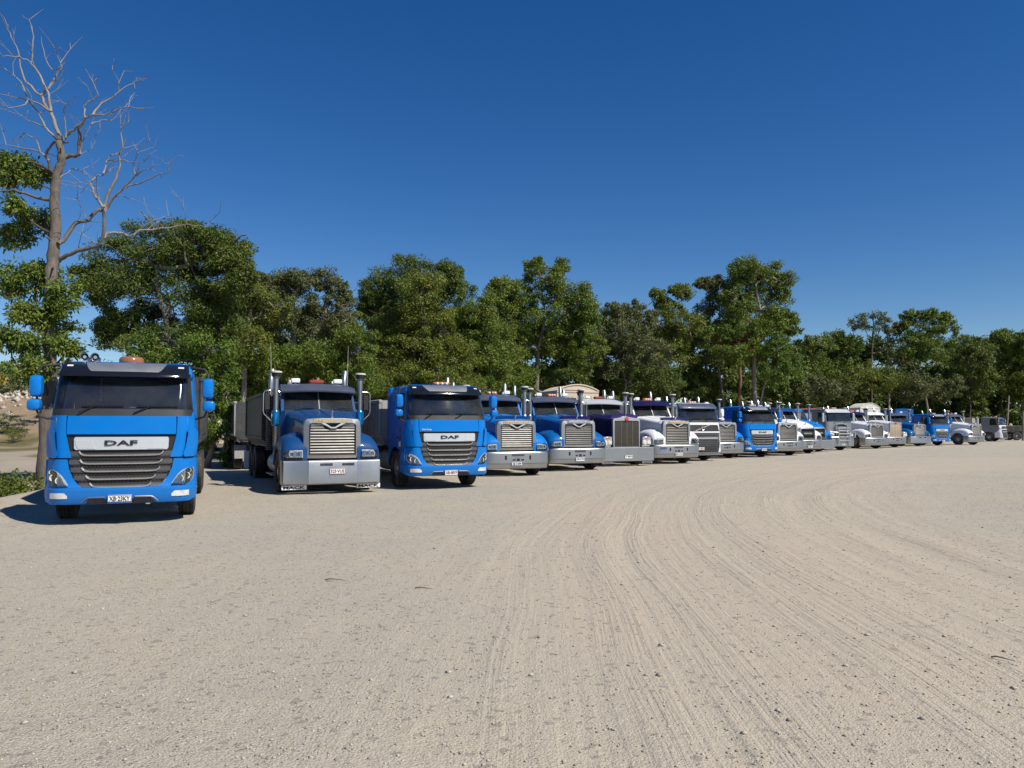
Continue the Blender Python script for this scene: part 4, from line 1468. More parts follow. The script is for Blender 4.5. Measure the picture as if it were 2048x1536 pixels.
    # ---- wings and lamps
    for sd in (-1, 1):
        xin = 0.62
        base = [(0.14, 0.86), (0.13, 1.12), (0.19, 1.26), (0.34, 1.40), (0.60, 1.50), (0.95, 1.54), (1.35, 1.52), (1.70, 1.42), (1.93, 1.24), (2.04, 1.0), (2.06, 0.86), (1.97, 0.86)]
        if tall:
            base = [(0.30, 0.95), (0.32, 1.10), (0.42, 1.22), (0.6, 1.30), (0.85, 1.34), (1.1, 1.35), (1.4, 1.33), (1.70, 1.25), (1.93, 1.1), (2.04, 0.95), (2.06, 0.80), (1.97, 0.80)]
        arch = []
        for k in range(11):
            a = R(12 + 156 * k / 10)
            arch.append((axle + 0.66 * math.cos(a), 0.54 + 0.60 * math.sin(a)))
        poly = base + arch
        rings = []
        for x, drop, pull in ((xin, -0.02, 0.0), (0.75, 0.0, 0.0), (0.95, 0.03, 0.005), (1.10, 0.10, 0.03), (1.18, 0.19, 0.07), (1.215, 0.30, 0.12)):
            ring = []
            for i, (y, z) in enumerate(poly):
                if i < len(base):
                    k = min(1, max(0, (z - 0.86) / 0.65))
                    f = 1 if y < 0.9 else 0
                    ring.append((sd * x, y + pull * (1 if y < 0.7 else 0), z - drop * k))
                else:
                    ring.append((sd * x, y, z))
            rings.append(ring)
        m = MB()
        m.loft(rings)
        fe = m.build('wing', P, t)
        if not tall:
            q = MB()
            hz0, hz1 = 0.915, 1.10
            gx = [0.735, 0.83, 0.93, 1.03, 1.12, 1.17]
            gy = [0.105, 0.108, 0.115, 0.13, 0.165, 0.225]
            q.sheet([[(sd * x, y + (0.02 if z > 1.05 else 0), z - (0.02 if (x > 1.1 and z > 1.05) else 0)) for x, y in zip(gx, gy)] for z in (hz0, 1.0, hz1)], (0, 0.05, 0))
            ho = q.build('headlight', LAMP, t)
            q = MB()
            for cx_ in (0.85, 1.0):
                q.lathe([(0.07, 0.112), (0.07, 0.088), (0.052, 0.088), (0.03, 0.108), (0.006, 0.10)], (sd * cx_, 0.0, 1.005), 'y', 16)
            q.build('reflector_ring', CHROME, ho)
            q = MB()
            q.sheet([[(sd * x, y - 0.035 + (0.02 if z > 1.05 else 0), z - (0.02 if (x > 1.1 and z > 1.05) else 0)) for x, y in zip(gx, gy)] for z in (hz0, 1.0, hz1)], (0, 0.006, 0))
            q.build('lens', LENS, ho)
            q = MB()
            q.sheet([[(sd * (x if x > .74 else .72), y - 0.012, z) for x, y in zip(gx, gy)] for z in (hz0 - .02, hz0 - .002)], (0, 0.06, 0))
            q.sheet([[(sd * (x if x > .74 else .72), y - 0.002 + .02, z - (0.02 if x > 1.1 else 0)) for x, y in zip(gx, gy)] for z in (hz1 + .004, hz1 + .02)], (0, 0.06, 0))
            q.build('lamp_bezel', PLASTIC, ho)
        else:
            q = MB()
            q.box((sd * 0.93, 0.17, 1.06), (0.44, 0.16, 0.36), .03)
            q.box((sd * 0.93, 0.22, 0.85), (0.40, 0.10, 0.10), .02)
            ho = q.build('headlight', CHROME, t)
            q = MB()
            for cx_ in (0.83, 1.03):
                q.lathe([(0.088, 0.10), (0.088, 0.075), (0.07, 0.07), (0.03, 0.078), (0.006, 0.072)], (sd * cx_, 0, 1.0), 'y', 16)
            q.build('reflector_ring', LAMP, ho)
            q = MB()
            q.box((sd * 0.93, 0.085, 1.17), (0.16, 0.03, 0.07), .01)
            q.build('indicator', AMBER, ho)
    # ---- cab
    yc0, yc1 = 2.0, 3.75
    zb, zt, rz_ = 2.10, 2.68, 2.84
    hwl, hwt = 1.02, 0.97
    def xf(z):
        return hwl - (hwl - hwt) * smoothstep(1.9, 2.7, z)
    def ws(z):
        return yc0 + 0.02 + 0.36 * (z - 2.1) / 0.58
    m = MB()
    m.loft([[(-xf(z), yc0 + .08, z), (-xf(z) + .1, yc0, z), (xf(z) - .1, yc0, z), (xf(z), yc0 + .08, z), (xf(z), yc1 - .06, z), (xf(z) - .06, yc1, z), (-xf(z) + .06, yc1, z), (-xf(z), yc1 - .06, z)] for z in (0.95, 1.4, 1.8, zb)])
    for sd in (-1, 1):
        m.wall([(ws(zb) + .06, zb - .01), (ws(zb) + 0.17, zb - .01), (ws(zt) + 0.16, zt + .02), (ws(zt) + .05, zt + .02)], sd, xf, .07)
        m.wall([(3.1, zb - .01), (yc1 - .05, zb - .01), (yc1 - .05, zt + .02), (3.1, zt + .02)], sd, xf)
    m.box((0, yc1 - .03, (zb + zt) / 2), (2 * hwt, 0.05, zt - zb + .06))
    rings = []
    for z, sh in ((zt, 0.0), (zt + .08, 0.0), (rz_ - 0.03, 0.05), (rz_, 0.16)):
        w = xf(z) - sh
        ring = [(-w + 2 * w * k / 10, ws(zt) + 0.02 + sh * .5 + 0.08 * (1 - 2 * k / 10) ** 4, z + 0.03 * (1 - (1 - 2 * k / 10) ** 2)) for k in range(11)]
        ring += [(w, yc1 - .1, z), (w - .1, yc1, z), (-w + .1, yc1, z), (-w, yc1 - .1, z)]
        rings.append(ring)
    m.loft(rings)
    cab = m.build('cab', CP, t)
    for sd in (-1, 1):
        w = MB()
        xa, xb = (0.012, hwl - 0.03)
        w.sheet([[(sd * (xa + (xb - .04 * f - xa) * k / 6), ws(zb + (zt - zb) * f) + 0.07 * (k / 6) ** 2, zb + (zt - zb) * f) for k in range(7)] for f in (0, .33, .66, 1)], (0, 0.008, 0))
        w.build('windscreen', GLASS, cab)
        g = MB()
        g.wall([(ws(zb) + .18, zb), (3.09, zb), (3.09, zt), (ws(zt) + .17, zt)], sd, lambda z: xf(z) - .012, 0.008)
        g.build('side_window', GLASSD, cab)
        d = MB()
        for yy_ in (2.28, 3.18):
            d.wall([(yy_, 1.0), (yy_ + .014, 1.0), (yy_ + .014, zb - .03), (yy_, zb - .03)], sd, lambda z: xf(z) + .003, .01)
        d.build('door_gap', MESH, cab)
        h = MB()
        h.tube([(sd * (hwl + .04), 2.25, 2.15), (sd * (hwl + .05), 2.25, 1.9), (sd * (hwl + .04), 2.25, 1.3)], 0.014, 6)
        h.build('grab_rail', CHROME, cab)
        wp = MB()
        wp.tube([(sd * 0.5 - .2, ws(2.12) - 0.03, 2.10), (sd * 0.5 + 0.10, ws(2.18) - 0.025, 2.18), (sd * 0.5 + 0.34, ws(2.17) - 0.02, 2.165)], 0.010, 6)
        wp.build('wiper', BLACKP, t)
    q = MB()
    q.tube([(0, ws(zb) - .004, zb - .02), (0, ws(zt) - .004, zt)], 0.018, 6)
    q.build('windscreen_divider', ALLOYD if not far else CP, cab)
    if True:
        interior(cab, yc0 + 0.10, zb - .02, 0.96)
    if visor:
        m = MB()
        rows = []
        for y, z in ((ws(zt) - 0.36, 2.635), (ws(zt) - 0.37, 2.67), (ws(zt) - 0.20, 2.80), (ws(zt) - 0.02, 2.865)):
            rows.append([(x, y + 0.13 * abs(x) ** 2.5, z - 0.035 * x * x) for x in (-1.0, -0.8, -0.5, -0.2, 0, 0.2, 0.5, 0.8, 1.0)])
        m.sheet(rows, (0, 0.02, -0.012))
        for sd in (-1, 1):
            m.prism([(ws(zt) - 0.22, 2.61), (ws(zt) - 0.02, 2.83), (ws(zt) + .04, 2.65)], 'x', sd * 0.97, sd * 0.995)
        m.build('sun_visor', visor, t)
    rt = rz_ + 0.03
    if roof_lamps:
        for sd in (-1, 1):
            q = MB()
            q.box((sd * 0.58, 2.55, rt + 0.08), (0.24, 0.10, 0.13), .02)
            q.tube([(sd * 0.58, 2.58, rt - 0.02), (sd * 0.58, 2.58, rt + 0.03)], 0.02, 6)
            q.box((sd * 0.58 - .14, 2.57, rt + 0.05), (0.06, 0.08, 0.08), .01)
            q.build('roof_lamp', LAMPW, t)
    if beacon:
        beacon_bar(t, 0.0, 2.62, rt - .012, 0.40, beacon, 0.11, 0.2, beacon_lens)
    # ---- stacks
    for sd in (-1, 1):
        if intake:
            q = MB()
            q.lathe([(0.062, 1.15), (0.062, 1.72), (0.07, 1.75)], (sd * 1.14, 2.18, 0), 'z', 14)
            q.lathe([(0.07, 2.10), (0.07, 2.98), (0.10, 3.0), (0.105, 3.03)], (sd * 1.14, 2.18, 0), 'z', 14)
            it = q.build('air_intake', STEEL, t)
            q = MB()
            q.lathe([(0.07, 1.70), (0.10, 1.73), (0.108, 1.78), (0.108, 2.04), (0.098, 2.09), (0.075, 2.13)], (sd * 1.14, 2.18, 0), 'z', 18)
            q.build('intake_canister', canister or STEEL, it)
            q = MB()
            q.lathe([(0.105, 3.02), (0.12, 3.05), (0.125, 3.11), (0.145, 3.125)], (sd * 1.14, 2.18, 0), 'z', 18)
            q.build('intake_base', PLASTIC, it)
            q = MB()
            q.lathe([(0.15, 3.127), (0.155, 3.14), (0.15, 3.17), (0.10, 3.18), (0.01, 3.18)], (sd * 1.14, 2.18, 0), 'z', 18)
            q.build('intake_cap', CREAM, it)
        guard(t, sd * 1.06, 3.95, 1.0, 2.75)
        stack_tip(t, sd * 1.06, 3.95, 2.7, 3.33, STEEL if not far else CHROME)
        # mirror on a bent tube frame
        q = MB()
        q.tube([(sd * 1.0, 2.30, 2.62), (sd * 1.28, 2.28, 2.66), (sd * 1.42, 2.28, 2.64), (sd * 1.45, 2.28, 2.56), (sd * 1.45, 2.28, 2.10), (sd * 1.43, 2.28, 2.02), (sd * 1.25, 2.28, 1.85), (sd * 1.02, 2.28, 1.78)], 0.016, 8)
        q.build('mirror_arm', CHROME, t)
        q = MB()
        q.box((sd * 1.34, 2.33, 2.34), (0.17, 0.07, 0.44), .025)
        q.build('mirror_housing', ALLOYD if far else PLASTIC, t)
        if aerial:
            q = MB()
            q.tube([(sd * 1.1, 3.7, 2.6), (sd * 1.1, 3.7, 3.3), (sd * 1.12, 3.72, 4.1)], [0.007, 0.006, 0.003], 5)
            q.build('aerial', CREAM, t)
    # ---- running gear
    rear = (length - 2.25, length - 0.9)
    chassis(t, 0.45, length, rear, axle)
    wheel(t, -1, 1.05, axle)
    wheel(t, 1, 1.05, axle)
    rear_wheels(t, rear, far)
    side_tanks(t, 2.5, 3.9, ALLOYD)
    if body:
        open_body(t, 4.35, length + 0.35, 1.08, body_top, body, ribs=0 if far else ribs)
    return t

def dog_trailer(name, label, loc, rz, mat, rail, flap_word=None, L=6.6, top=2.62, far=False):
    t = thing(name, label, 'trailer', loc, rz)
    open_body(t, 0.0, L, 1.10, top, mat, ribs=5, rail=rail)
    chassis(t, 0.1, L, (0.95, 2.2, L - 2.0), L - 0.75)
    for y in (0.95, 2.2, L - 2.0, L - 0.75):
        for sd in (-1, 1):
            wheel(t, sd, 1.03, y, 'rear')
    m = MB()
    m.prism([(-0.45, 1.2), (0.45, 1.2), (0.06, -1.5), (-0.06, -1.5)], 'z', 0.72, 0.84)
    m.build('drawbar', FRAME, t)
    for sd in (-1, 1):
        m = MB()
        m.box((sd * 1.0, 0.30, 0.70), (0.42, 0.02, 0.52), .006)
        m.build('mudflap', BODYWHITE, t)
    return t

def dome_body(t, y, z0, z1, rise, hw, mat, stripe=None, depth=6.0):
    """high tray body with an arched top, standing behind a cab"""
    pts = [(-hw, z0), (-hw, z1)] + [(-hw + 2 * hw * k / 12, z1 + rise * (1 - (1 - 2 * k / 12) ** 2)) for k in range(1, 12)] + [(hw, z1), (hw, z0)]
    m = MB()
    m.prism(pts, 'y', y, y + depth)
    o = m.build('covered_body', mat, t)
    m = MB()
    m.tube([(x, y - .01, z) for x, z in pts[1:-1]], 0.035, 6)
    m.box((0, y - .012, z1 - 0.05), (2 * hw, 0.03, 0.07))
    m.build('front_hoop', mat, o)
    for k in range(9):
        q = MB()
        x = -hw + 2 * hw * (k + .5) / 9
        q.box((x, y - .008, (z0 + z1) / 2 - .1), (0.05, 0.02, z1 - z0 - .3))
        q.build('rib', mat, o)
    if stripe:
        q = MB()
        q.box((-hw * .3, y - .03, z1 + 0.03), (hw * 1.2, 0.015, 0.03))
        q.build('stripe', stripe, o)
    return o
# ================================================================== trees
def leaf_mat(name, dark, light, yellow=None, trans=0.16):
    m = bpy.data.materials.new(name)
    m.use_nodes = True
    t = NT(m)
    b = t.n['Principled BSDF']
    out = t.n['Material Output']
    b.inputs['Roughness'].default_value = 0.55
    b.inputs['Specular IOR Level'].default_value = 0.35
    P = t.node('ShaderNodeNewGeometry').outputs['Position']
    tint = t.attr('tint')
    c = t.mix(tint, dark, light)
    c = t.mix(t.rng(t.noise(P, .9, 3), .45, .65, 0, .5), c, yellow or light)
    t.l.new(c, b.inputs['Base Color'])
    tr = t.node('ShaderNodeBsdfTranslucent')
    t.l.new(t.mix(.6, c, tuple(min(1, q * 1.8) for q in (light[0], light[1], light[2] * .5))), tr.inputs[0])
    mx = t.node('ShaderNodeMixShader')
    mx.inputs[0].default_value = trans
    t.l.new(b.outputs[0], mx.inputs[1])
    t.l.new(tr.outputs[0], mx.inputs[2])
    t.l.new(mx.outputs[0], out.inputs[0])
    return m
def bark_mat(name, a, b_, sc=5):
    m = bpy.data.materials.new(name)
    m.use_nodes = True
    t = NT(m)
    b = t.n['Principled BSDF']
    b.inputs['Roughness'].default_value = 0.9
    b.inputs['Specular IOR Level'].default_value = 0.2
    P = t.node('ShaderNodeNewGeometry').outputs['Position']
    mp = t.node('ShaderNodeMapping')
    mp.inputs['Scale'].default_value = (6, 6, 1)
    t.l.new(P, mp.inputs[0])
    n1 = t.noise(mp.outputs[0], sc, 6, .65)
    n2 = t.noise(P, 1.1, 4, .6)
    c = t.mix(n1, a, b_)
    c = t.mix(t.rng(n2, .4, .65, 0, .5), c, a)
    t.l.new(c, b.inputs['Base Color'])
    bp = t.node('ShaderNodeBump')
    bp.inputs['Strength'].default_value = .8
    bp.inputs['Distance'].default_value = .03
    t.l.new(n1, bp.inputs['Height'])
    t.l.new(bp.outputs[0], b.inputs['Normal'])
    return m
LEAF_DARK = leaf_mat('leaf_dark_green', (0.042, 0.070, 0.012), (0.115, 0.160, 0.025), (0.13, 0.155, 0.022))
LEAF_MID = leaf_mat('leaf_mid_green', (0.058, 0.098, 0.013), (0.15, 0.21, 0.027), (0.18, 0.20, 0.022))
LEAF_OLIVE = leaf_mat('leaf_olive', (0.070, 0.095, 0.015), (0.165, 0.205, 0.030), (0.21, 0.205, 0.024))
LEAF_GREY = leaf_mat('leaf_grey_green', (0.065, 0.082, 0.030), (0.145, 0.165, 0.060), (0.16, 0.155, 0.045))
LEAF_FRESH = leaf_mat('leaf_fresh_green', (0.050, 0.095, 0.012), (0.12, 0.19, 0.022), (0.14, 0.18, 0.02))
BARK = bark_mat('bark_brown', (0.05, 0.04, 0.033), (0.155, 0.125, 0.10))
BARK_PALE = bark_mat('bark_pale', (0.20, 0.165, 0.135), (0.50, 0.44, 0.37))
BARK_GREY = bark_mat('bark_grey', (0.10, 0.09, 0.08), (0.30, 0.27, 0.24))
BARK_OLD = bark_mat('bark_old_grey', (0.06, 0.05, 0.042), (0.30, 0.255, 0.215), 2.5)
BARK_RED = bark_mat('bark_red', (0.13, 0.06, 0.04), (0.30, 0.17, 0.11))
DEADWOOD = bark_mat('dead_wood', (0.13, 0.115, 0.10), (0.44, 0.41, 0.375), 3)

def leaf_cloud(cen, rad, per, L, rs, tri=False, droop=.35, aspect=.52, tintc=None):
    """leaf-sized faces spread through clumps: cen (n,3), rad (n,) -> verts, faces, tint"""
    n = len(cen)
    N = n * per
    g = rs.normal(size=(n, per, 3))
    g /= np.linalg.norm(g, axis=-1, keepdims=True) + 1e-9
    rr = rs.rand(n, per, 1) ** .45
    off = g * rr * rad[:, None, None] * np.array([1, 1, .72])
    p = (cen[:, None, :] + off).reshape(-1, 3)
    out = g.reshape(-1, 3)
    d = rs.normal(size=(N, 3)) * .8 + out * .6
    d[:, 2] -= droop
    d /= np.linalg.norm(d, axis=-1, keepdims=True)
    nr = rs.normal(size=(N, 3)) * .5 + out * .95
    nr[:, 2] += .4
    s = np.cross(d, nr)
    s /= np.linalg.norm(s, axis=-1, keepdims=True) + 1e-9
    ln = L * (0.6 + .8 * rs.rand(N, 1))
    w = ln * aspect * .5
    if tri:
        v = np.stack([p - s * w, p + s * w, p + d * ln], 1)
        k = 3
    else:
        v = np.stack([p, p + d * ln * .45 + s * w, p + d * ln, p + d * ln * .45 - s * w], 1)
        k = 4
    f = np.arange(N * k).reshape(N, k)
    tc = rs.rand(n, 1) if tintc is None else tintc
    tint = np.clip(tc * .6 + rs.rand(n, per) * .5 - .05, 0, 1).ravel()
    return v.reshape(-1, 3), f, tint

def foliage_object(name, parts, mat, parent=None):
    vs, fs, ts, o = [], [], [], 0
    for v, f, t in parts:
        vs.append(v)
        fs.append(f + o)
        ts.append(t)
        o += len(v)
    me = raw_mesh(name, np.vstack(vs), np.vstack(fs))
    at = me.attributes.new('tint', 'FLOAT', 'FACE')
    at.data.foreach_set('value', np.concatenate(ts).astype(np.float32))
    me.materials.append(mat)
    return link(name, me, parent)

def curve_pts(a, b, rs, n=6, wob=.08, sag=0.0):
    a, b = Vector(a), Vector(b)
    L = (b - a).length
    out = [a]
    o1 = Vector(rs.normal(size=3)) * wob * L
    o2 = Vector(rs.normal(size=3)) * wob * L * .5
    for k in range(1, n):
        f = k / n
        q = a.lerp(b, f) + o1 * math.sin(f * math.pi) + o2 * math.sin(f * 2 * math.pi)
        q.z += sag * L * math.sin(f * math.pi)
        out.append(q)
    return out + [b]

def tree(name, label, Z, trunk_px, lobes, leaf, bark, seed, L=None, lai=1.55, cover=3.2, rc_k=.21, tr=.2, fork=None, group='trees along the forest edge',
         trunk_pts=None, tri=True, droop=.35, base_z=None, depth_k=.9, open_=0.0, shrub=False, cat='tree', bare=0):
    """lobes: (px, py, rx, ry) crown masses read off the photograph, placed at the tree's own distance Z"""
    rs = np.random.RandomState(seed)
    S = Z / F_PX
    L = L or max(.11, .0025 * Z)
    bx = px(trunk_px, HORIZON, Z).x
    gz = float(ground_z(bx, Z)) if base_z is None else base_z
    t = thing(name, label, cat, (bx, Z, gz - .05), 0, group)
    org = Vector((bx, Z, gz - .05))
    cs, rads, limbs = [], [], MB()
    # trunk
    loc_lobes = []
    for i, l in enumerate(lobes):
        c = px(l[0], l[1], Z)
        rx, rz = l[2] * S * 1.19, l[3] * S * 1.17
        dy = (rs.rand() - .5) * rx * .9
        loc_lobes.append((Vector((c.x - org.x, dy, c.z - org.z)), rx, max(rx, rz) * depth_k, rz))
    low = min(c.z - rz for c, rx, ry, rz in loc_lobes)
    mid = sum((c for c, *_ in loc_lobes), Vector()) / len(loc_lobes)
    top = Vector((mid.x * .6, 0, max(low * .75, mid.z * .55) if fork is None else fork))
    if trunk_pts:
        tp = [px(a, b, Z) - org for a, b in trunk_pts]
        tp = [Vector((q.x, 0.15 * math.sin(i * 1.7), q.z)) for i, q in enumerate(tp)]
        tp = [Vector((0, 0, 0))] + tp if tp[0].z > .5 else tp
        top = tp[-1]
    else:
        tp = curve_pts((0, 0, 0), top, rs, 6, .04)
    if not shrub:
        n = len(tp)
        limbs.tube(tp, [tr * (1.25 if i == 0 else 1 - .45 * i / (n - 1)) for i in range(n)], 9)
    nodes = [Vector(q) for q in tp[len(tp) // 2:]]
    for c, rx, ry, rz in loc_lobes:
        st = min(nodes, key=lambda q: (q - c).length + (0 if q.z < c.z else 2))
        e = c + Vector((0, 0, -rz * .1))
        pts = curve_pts(st, e, rs, 6, .10, .04)
        r0 = tr * .42
        if not shrub:
            limbs.tube(pts, [r0 * (1 - .7 * k / 6) + .012 for k in range(7)], 6)
        nodes += pts[2:]
        mr = (rx + rz) / 2
        rc = rc_k * mr + .18
        nc = max(5, int(cover * rx * rz / (rc * rc)))
        g = rs.normal(size=(nc, 3))
        g /= np.linalg.norm(g, axis=1, keepdims=True)
        r = (0.35 + .65 * rs.rand(nc, 1) ** .6)
        q = g * r * np.array([rx - rc * .5, ry - rc * .5, rz - rc * .4]) + np.array(c)
        if open_ > 0:
            q = q[rs.rand(nc) > open_]
        q = q[q[:, 2] > rc * .3]
        for w in q:
            cs.append(w)
            rads.append(rc * (.5 + .95 * rs.rand() ** 1.5))
            if not shrub:
                a = min(pts[1:], key=lambda n_: (n_ - Vector(w)).length)
                limbs.tube(curve_pts(a, w, rs, 3, .10), [r0 * .28 + .01, r0 * .18 + .008, .010, .006], 4, cap=False)
    # bare limbs that stick out of the crown
    for k in range(bare):
        c, rx, ry, rz = loc_lobes[rs.randint(len(loc_lobes))]
        e = c + Vector((rx * rs.uniform(-1.1, 1.1), -ry * rs.rand() * 1.1, rz * rs.uniform(-.6, 1.0)))
        a = min(nodes, key=lambda n_: (n_ - e).length + 1.0 * (n_.z > e.z))
        limbs.tube(curve_pts(a, e, rs, 5, .14), [tr * .30, tr * .25, tr * .2, tr * .14, tr * .1, .01], 5)
    if not shrub:
        o = raw_from_mb(limbs, 'trunk', bark, t)
    cs, rads = np.array(cs), np.array(rads)
    area = .5 * .52 * L * L * 1.1
    per = int(lai * math.pi * float(np.mean(rads ** 2)) / area)
    per = max(12, per)
    v, f, ti = leaf_cloud(cs, rads, per, L, rs, tri, droop)
    foliage_object('crown', [(v, f, ti)], leaf, t)
    TREE_STATS.append((name, len(f)))
    return t
TREE_STATS = []

def raw_from_mb(mb, name, mat, parent):
    me = bpy.data.meshes.new(name)
    me.from_pydata([tuple(p) for p in mb.v], [], mb.f)
    me.polygons.foreach_set('use_smooth', np.ones(len(me.polygons), bool))
    me.materials.append(mat)
    return link(name, me, parent)

# ---- the tall half-dead tree beside the first truck, limbs traced from the photograph
def dead_tree():
    Z = 20.8
    rs = np.random.RandomState(4)
    base = px(90, 985, Z)
    gz = float(ground_z(base.x, Z))
    org = Vector((base.x, Z, gz - .1))
    t = thing('dead_topped_tree', 'tall tree with bare dead upper limbs and leafy lower clumps beside the first truck', 'tree', org, 0, 'trees along the forest edge')
    def Q(p, dy):
        v = px(p[0] / 3.339, p[1] / 3.339 + 20, Z + dy) - org
        return v
    trunk = [(90, 985), (90, 940), (97, 800), (100, 650), (103, 540), (110, 470), (110, 400), (112, 350), (124, 318), (119, 285), (120, 274)]
    m = MB()
    tp = [px(a, b, Z) - org for a, b in trunk]
    tp[0].z = -0.05
    tr = [.23, .20, .175, .165, .155, .135, .12, .11, .095, .085, .07]
    tp2, tr2 = [], []
    for i in range(len(tp) - 1):
        for s in range(5):
            f = s / 5
            tp2.append(tp[i].lerp(tp[i + 1], f) + Vector((rs.normal() * .012, rs.normal() * .02, 0)))
            tr2.append((tr[i] + (tr[i + 1] - tr[i]) * f) * rs.uniform(.93, 1.09))
    m.tube(tp2 + [tp[-1]], tr2 + [tr[-1]], 12)
    for s in range(9):                                    # broken stubs
        i = rs.randint(12, len(tp2))
        a = tp2[i]
        d = Vector((rs.normal(), rs.normal() - .5, rs.rand() * .6)).normalized()
        m.tube([a, a + d * tr2[i], a + d * (tr2[i] + rs.uniform(.12, .35))], [.035, .03, .018], 6)
    raw_from_mb(m, 'trunk', BARK_OLD, t)
    B = [  # (polyline in the enlarged crop, radius at start, radius at end)
        ([(400, 855), (365, 760), (340, 680), (290, 610), (275, 565), (330, 520), (370, 450), (410, 390), (405, 350), (465, 270), (470, 215)], .055, .008),
        ([(410, 390), (350, 400), (300, 310), (275, 175)], .02, .006), ([(405, 330), (375, 280), (370, 210)], .014, .005),
        ([(340, 680), (325, 560), (270, 440), (205, 360), (215, 270), (225, 180), (205, 90), (150, 30)], .04, .006),
        ([(205, 350), (130, 310), (20, 310), (-40, 250)], .018, .006), ([(275, 575), (170, 480), (135, 380), (125, 290), (95, 220), (50, 130), (60, 85)], .03, .006),
        ([(345, 680), (250, 620), (190, 600), (140, 480), (60, 420), (0, 370)], .03, .008), ([(190, 600), (170, 630), (60, 655), (0, 620)], .02, .007),
        ([(380, 860), (300, 780), (260, 690), (190, 605), (120, 590), (0, 560)], .035, .008), ([(300, 780), (200, 745), (100, 690), (0, 660)], .02, .007),
        ([(430, 860), (470, 810), (530, 770), (570, 720), (620, 700), (700, 705), (760, 680), (830, 650), (960, 660), (1000, 635)], .04, .006),
        ([(570, 720), (555, 640), (620, 600), (660, 570), (620, 480), (615, 420)], .026, .005), ([(620, 700), (680, 620), (740, 590), (800, 540), (860, 500), (930, 465), (985, 460)], .03, .005),
        ([(800, 540), (790, 470), (750, 400)], .012, .004), ([(850, 655), (870, 590), (905, 550)], .012, .004), ([(610, 760), (680, 735), (750, 735), (800, 690)], .018, .005),
        ([(435, 985), (525, 965), (535, 860), (530, 780), (570, 725)], .06, .03), ([(535, 960), (555, 870), (600, 780), (640, 700)], .02, .008), ([(540, 960), (590, 940), (635, 885), (620, 860)], .012, .004),
        ([(440, 850), (435, 740), (425, 660), (460, 615), (510, 570)], .02, .005), ([(365, 880), (310, 950), (330, 1060), (360, 1110)], .03, .035),
        ([(330, 1010), (270, 950), (240, 860), (160, 820), (90, 880)], .03, .008), ([(270, 950), (130, 920), (40, 900), (0, 760)], .022, .008),
        ([(345, 1270), (200, 1235), (90, 1200), (0, 1210)], .05, .02),
        ([(380, 1130), (480, 1060), (560, 1075), (620, 1130)], .02, .006), ([(620, 1140), (560, 1190), (530, 1240)], .012, .004),
        ([(390, 1560), (430, 1530), (500, 1425), (590, 1405), (660, 1330), (690, 1335)], .06, .04),
        ([(390, 1680), (440, 1640), (560, 1600), (660, 1575), (690, 1500), (690, 1340)], .062, .036),
        ([(690, 1335), (730, 1210), (780, 1110), (805, 1030), (800, 950), (820, 910), (805, 820), (820, 780), (865, 745)], .045, .007),
        ([(700, 1345), (760, 1250), (830, 1180), (900, 1110), (940, 1080), (1000, 1060), (1040, 1080)], .035, .006), ([(830, 1190), (930, 1160), (1040, 1105), (1115, 1085), (1130, 1030), (1200, 970), (1240, 980)], .022, .005),
        ([(690, 1320), (640, 1250), (600, 1150), (640, 1110), (700, 1095), (760, 1065)], .04, .012), ([(660, 1260), (650, 1180), (640, 1110)], .02, .01),
        ([(690, 1090), (710, 1010), (740, 970), (780, 960), (820, 925)], .022, .010), ([(720, 1005), (800, 1005), (900, 1015), (960, 1015), (1000, 980)], .016, .005),
        ([(905, 1100), (890, 1030), (910, 980), (920, 940), (980, 880), (1030, 860)], .018, .004), ([(670, 1290), (640, 1230), (560, 1190)], .016, .006),
        ([(740, 1245), (820, 1240), (910, 1270), (960, 1250), (990, 1350)], .013, .004), ([(560, 1420), (555, 1500), (600, 1530), (640, 1560)], .01, .006), ([(570, 1380), (530, 1290), (505, 1250)], .012, .006),
        ([(690, 1520), (720, 1490), (790, 1490), (870, 1510), (940, 1470), (1050, 1460), (1150, 1450), (1250, 1430), (1380, 1450), (1440, 1370)], .045, .006),
        ([(1250, 1430), (1240, 1360), (1210, 1290)], .010, .003), ([(1170, 1448), (1150, 1390), (1110, 1370)], .010, .003)]
    for k, (pl, r0, r1) in enumerate(B):
        d0 = rs.uniform(-.3, .3)
        drift = rs.uniform(-.9, .9)
        n = len(pl)
        # subdivide with a little wander so that limbs are crooked
        pts = []
        for i in range(n - 1):
            for s in range(3):
                f = s / 3
                w = 0 if s == 0 else 7
                pts.append((pl[i][0] + (pl[i + 1][0] - pl[i][0]) * f + rs.uniform(-w, w), pl[i][1] + (pl[i + 1][1] - pl[i][1]) * f + rs.uniform(-w, w)))
        pts.append(pl[-1])
        N = len(pts)
        P3 = [Q(p, d0 * (1 if k else 0) * .3 + drift * i / N) for i, p in enumerate(pts)]
        m = MB()
        m.tube(P3, [1.06 * (r0 + (r1 - r0) * (i / (N - 1)) ** .8) for i in range(N)], 7)
        # twigs
        for s in range(max(2, N // 5)):
            i = rs.randint(N // 3, N)
            a = P3[i]
            ang = rs.uniform(0, 6.28)
            Ln = rs.uniform(.25, .9)
            dirn = (P3[-1] - P3[max(0, N // 2)]).normalized() if N > 2 else Vector((0, 0, 1))
            dirn = (dirn * .8 + Vector((rs.normal() * .6, rs.normal() * .6, rs.normal() * .4 + .35))).normalized()
            e1 = a + dirn * Ln * .5 + Vector(rs.normal(size=3)) * .05
            e2 = e1 + (dirn + Vector(rs.normal(size=3)) * .5).normalized() * Ln * .5
            m.tube([a, e1, e2], [.010, .007, .003], 4, cap=False)
            if rs.rand() < .6:
                e3 = e1 + (dirn + Vector(rs.normal(size=3)) * .8).normalized() * Ln * .4
                m.tube([e1, e3], [.006, .003], 4, cap=False)
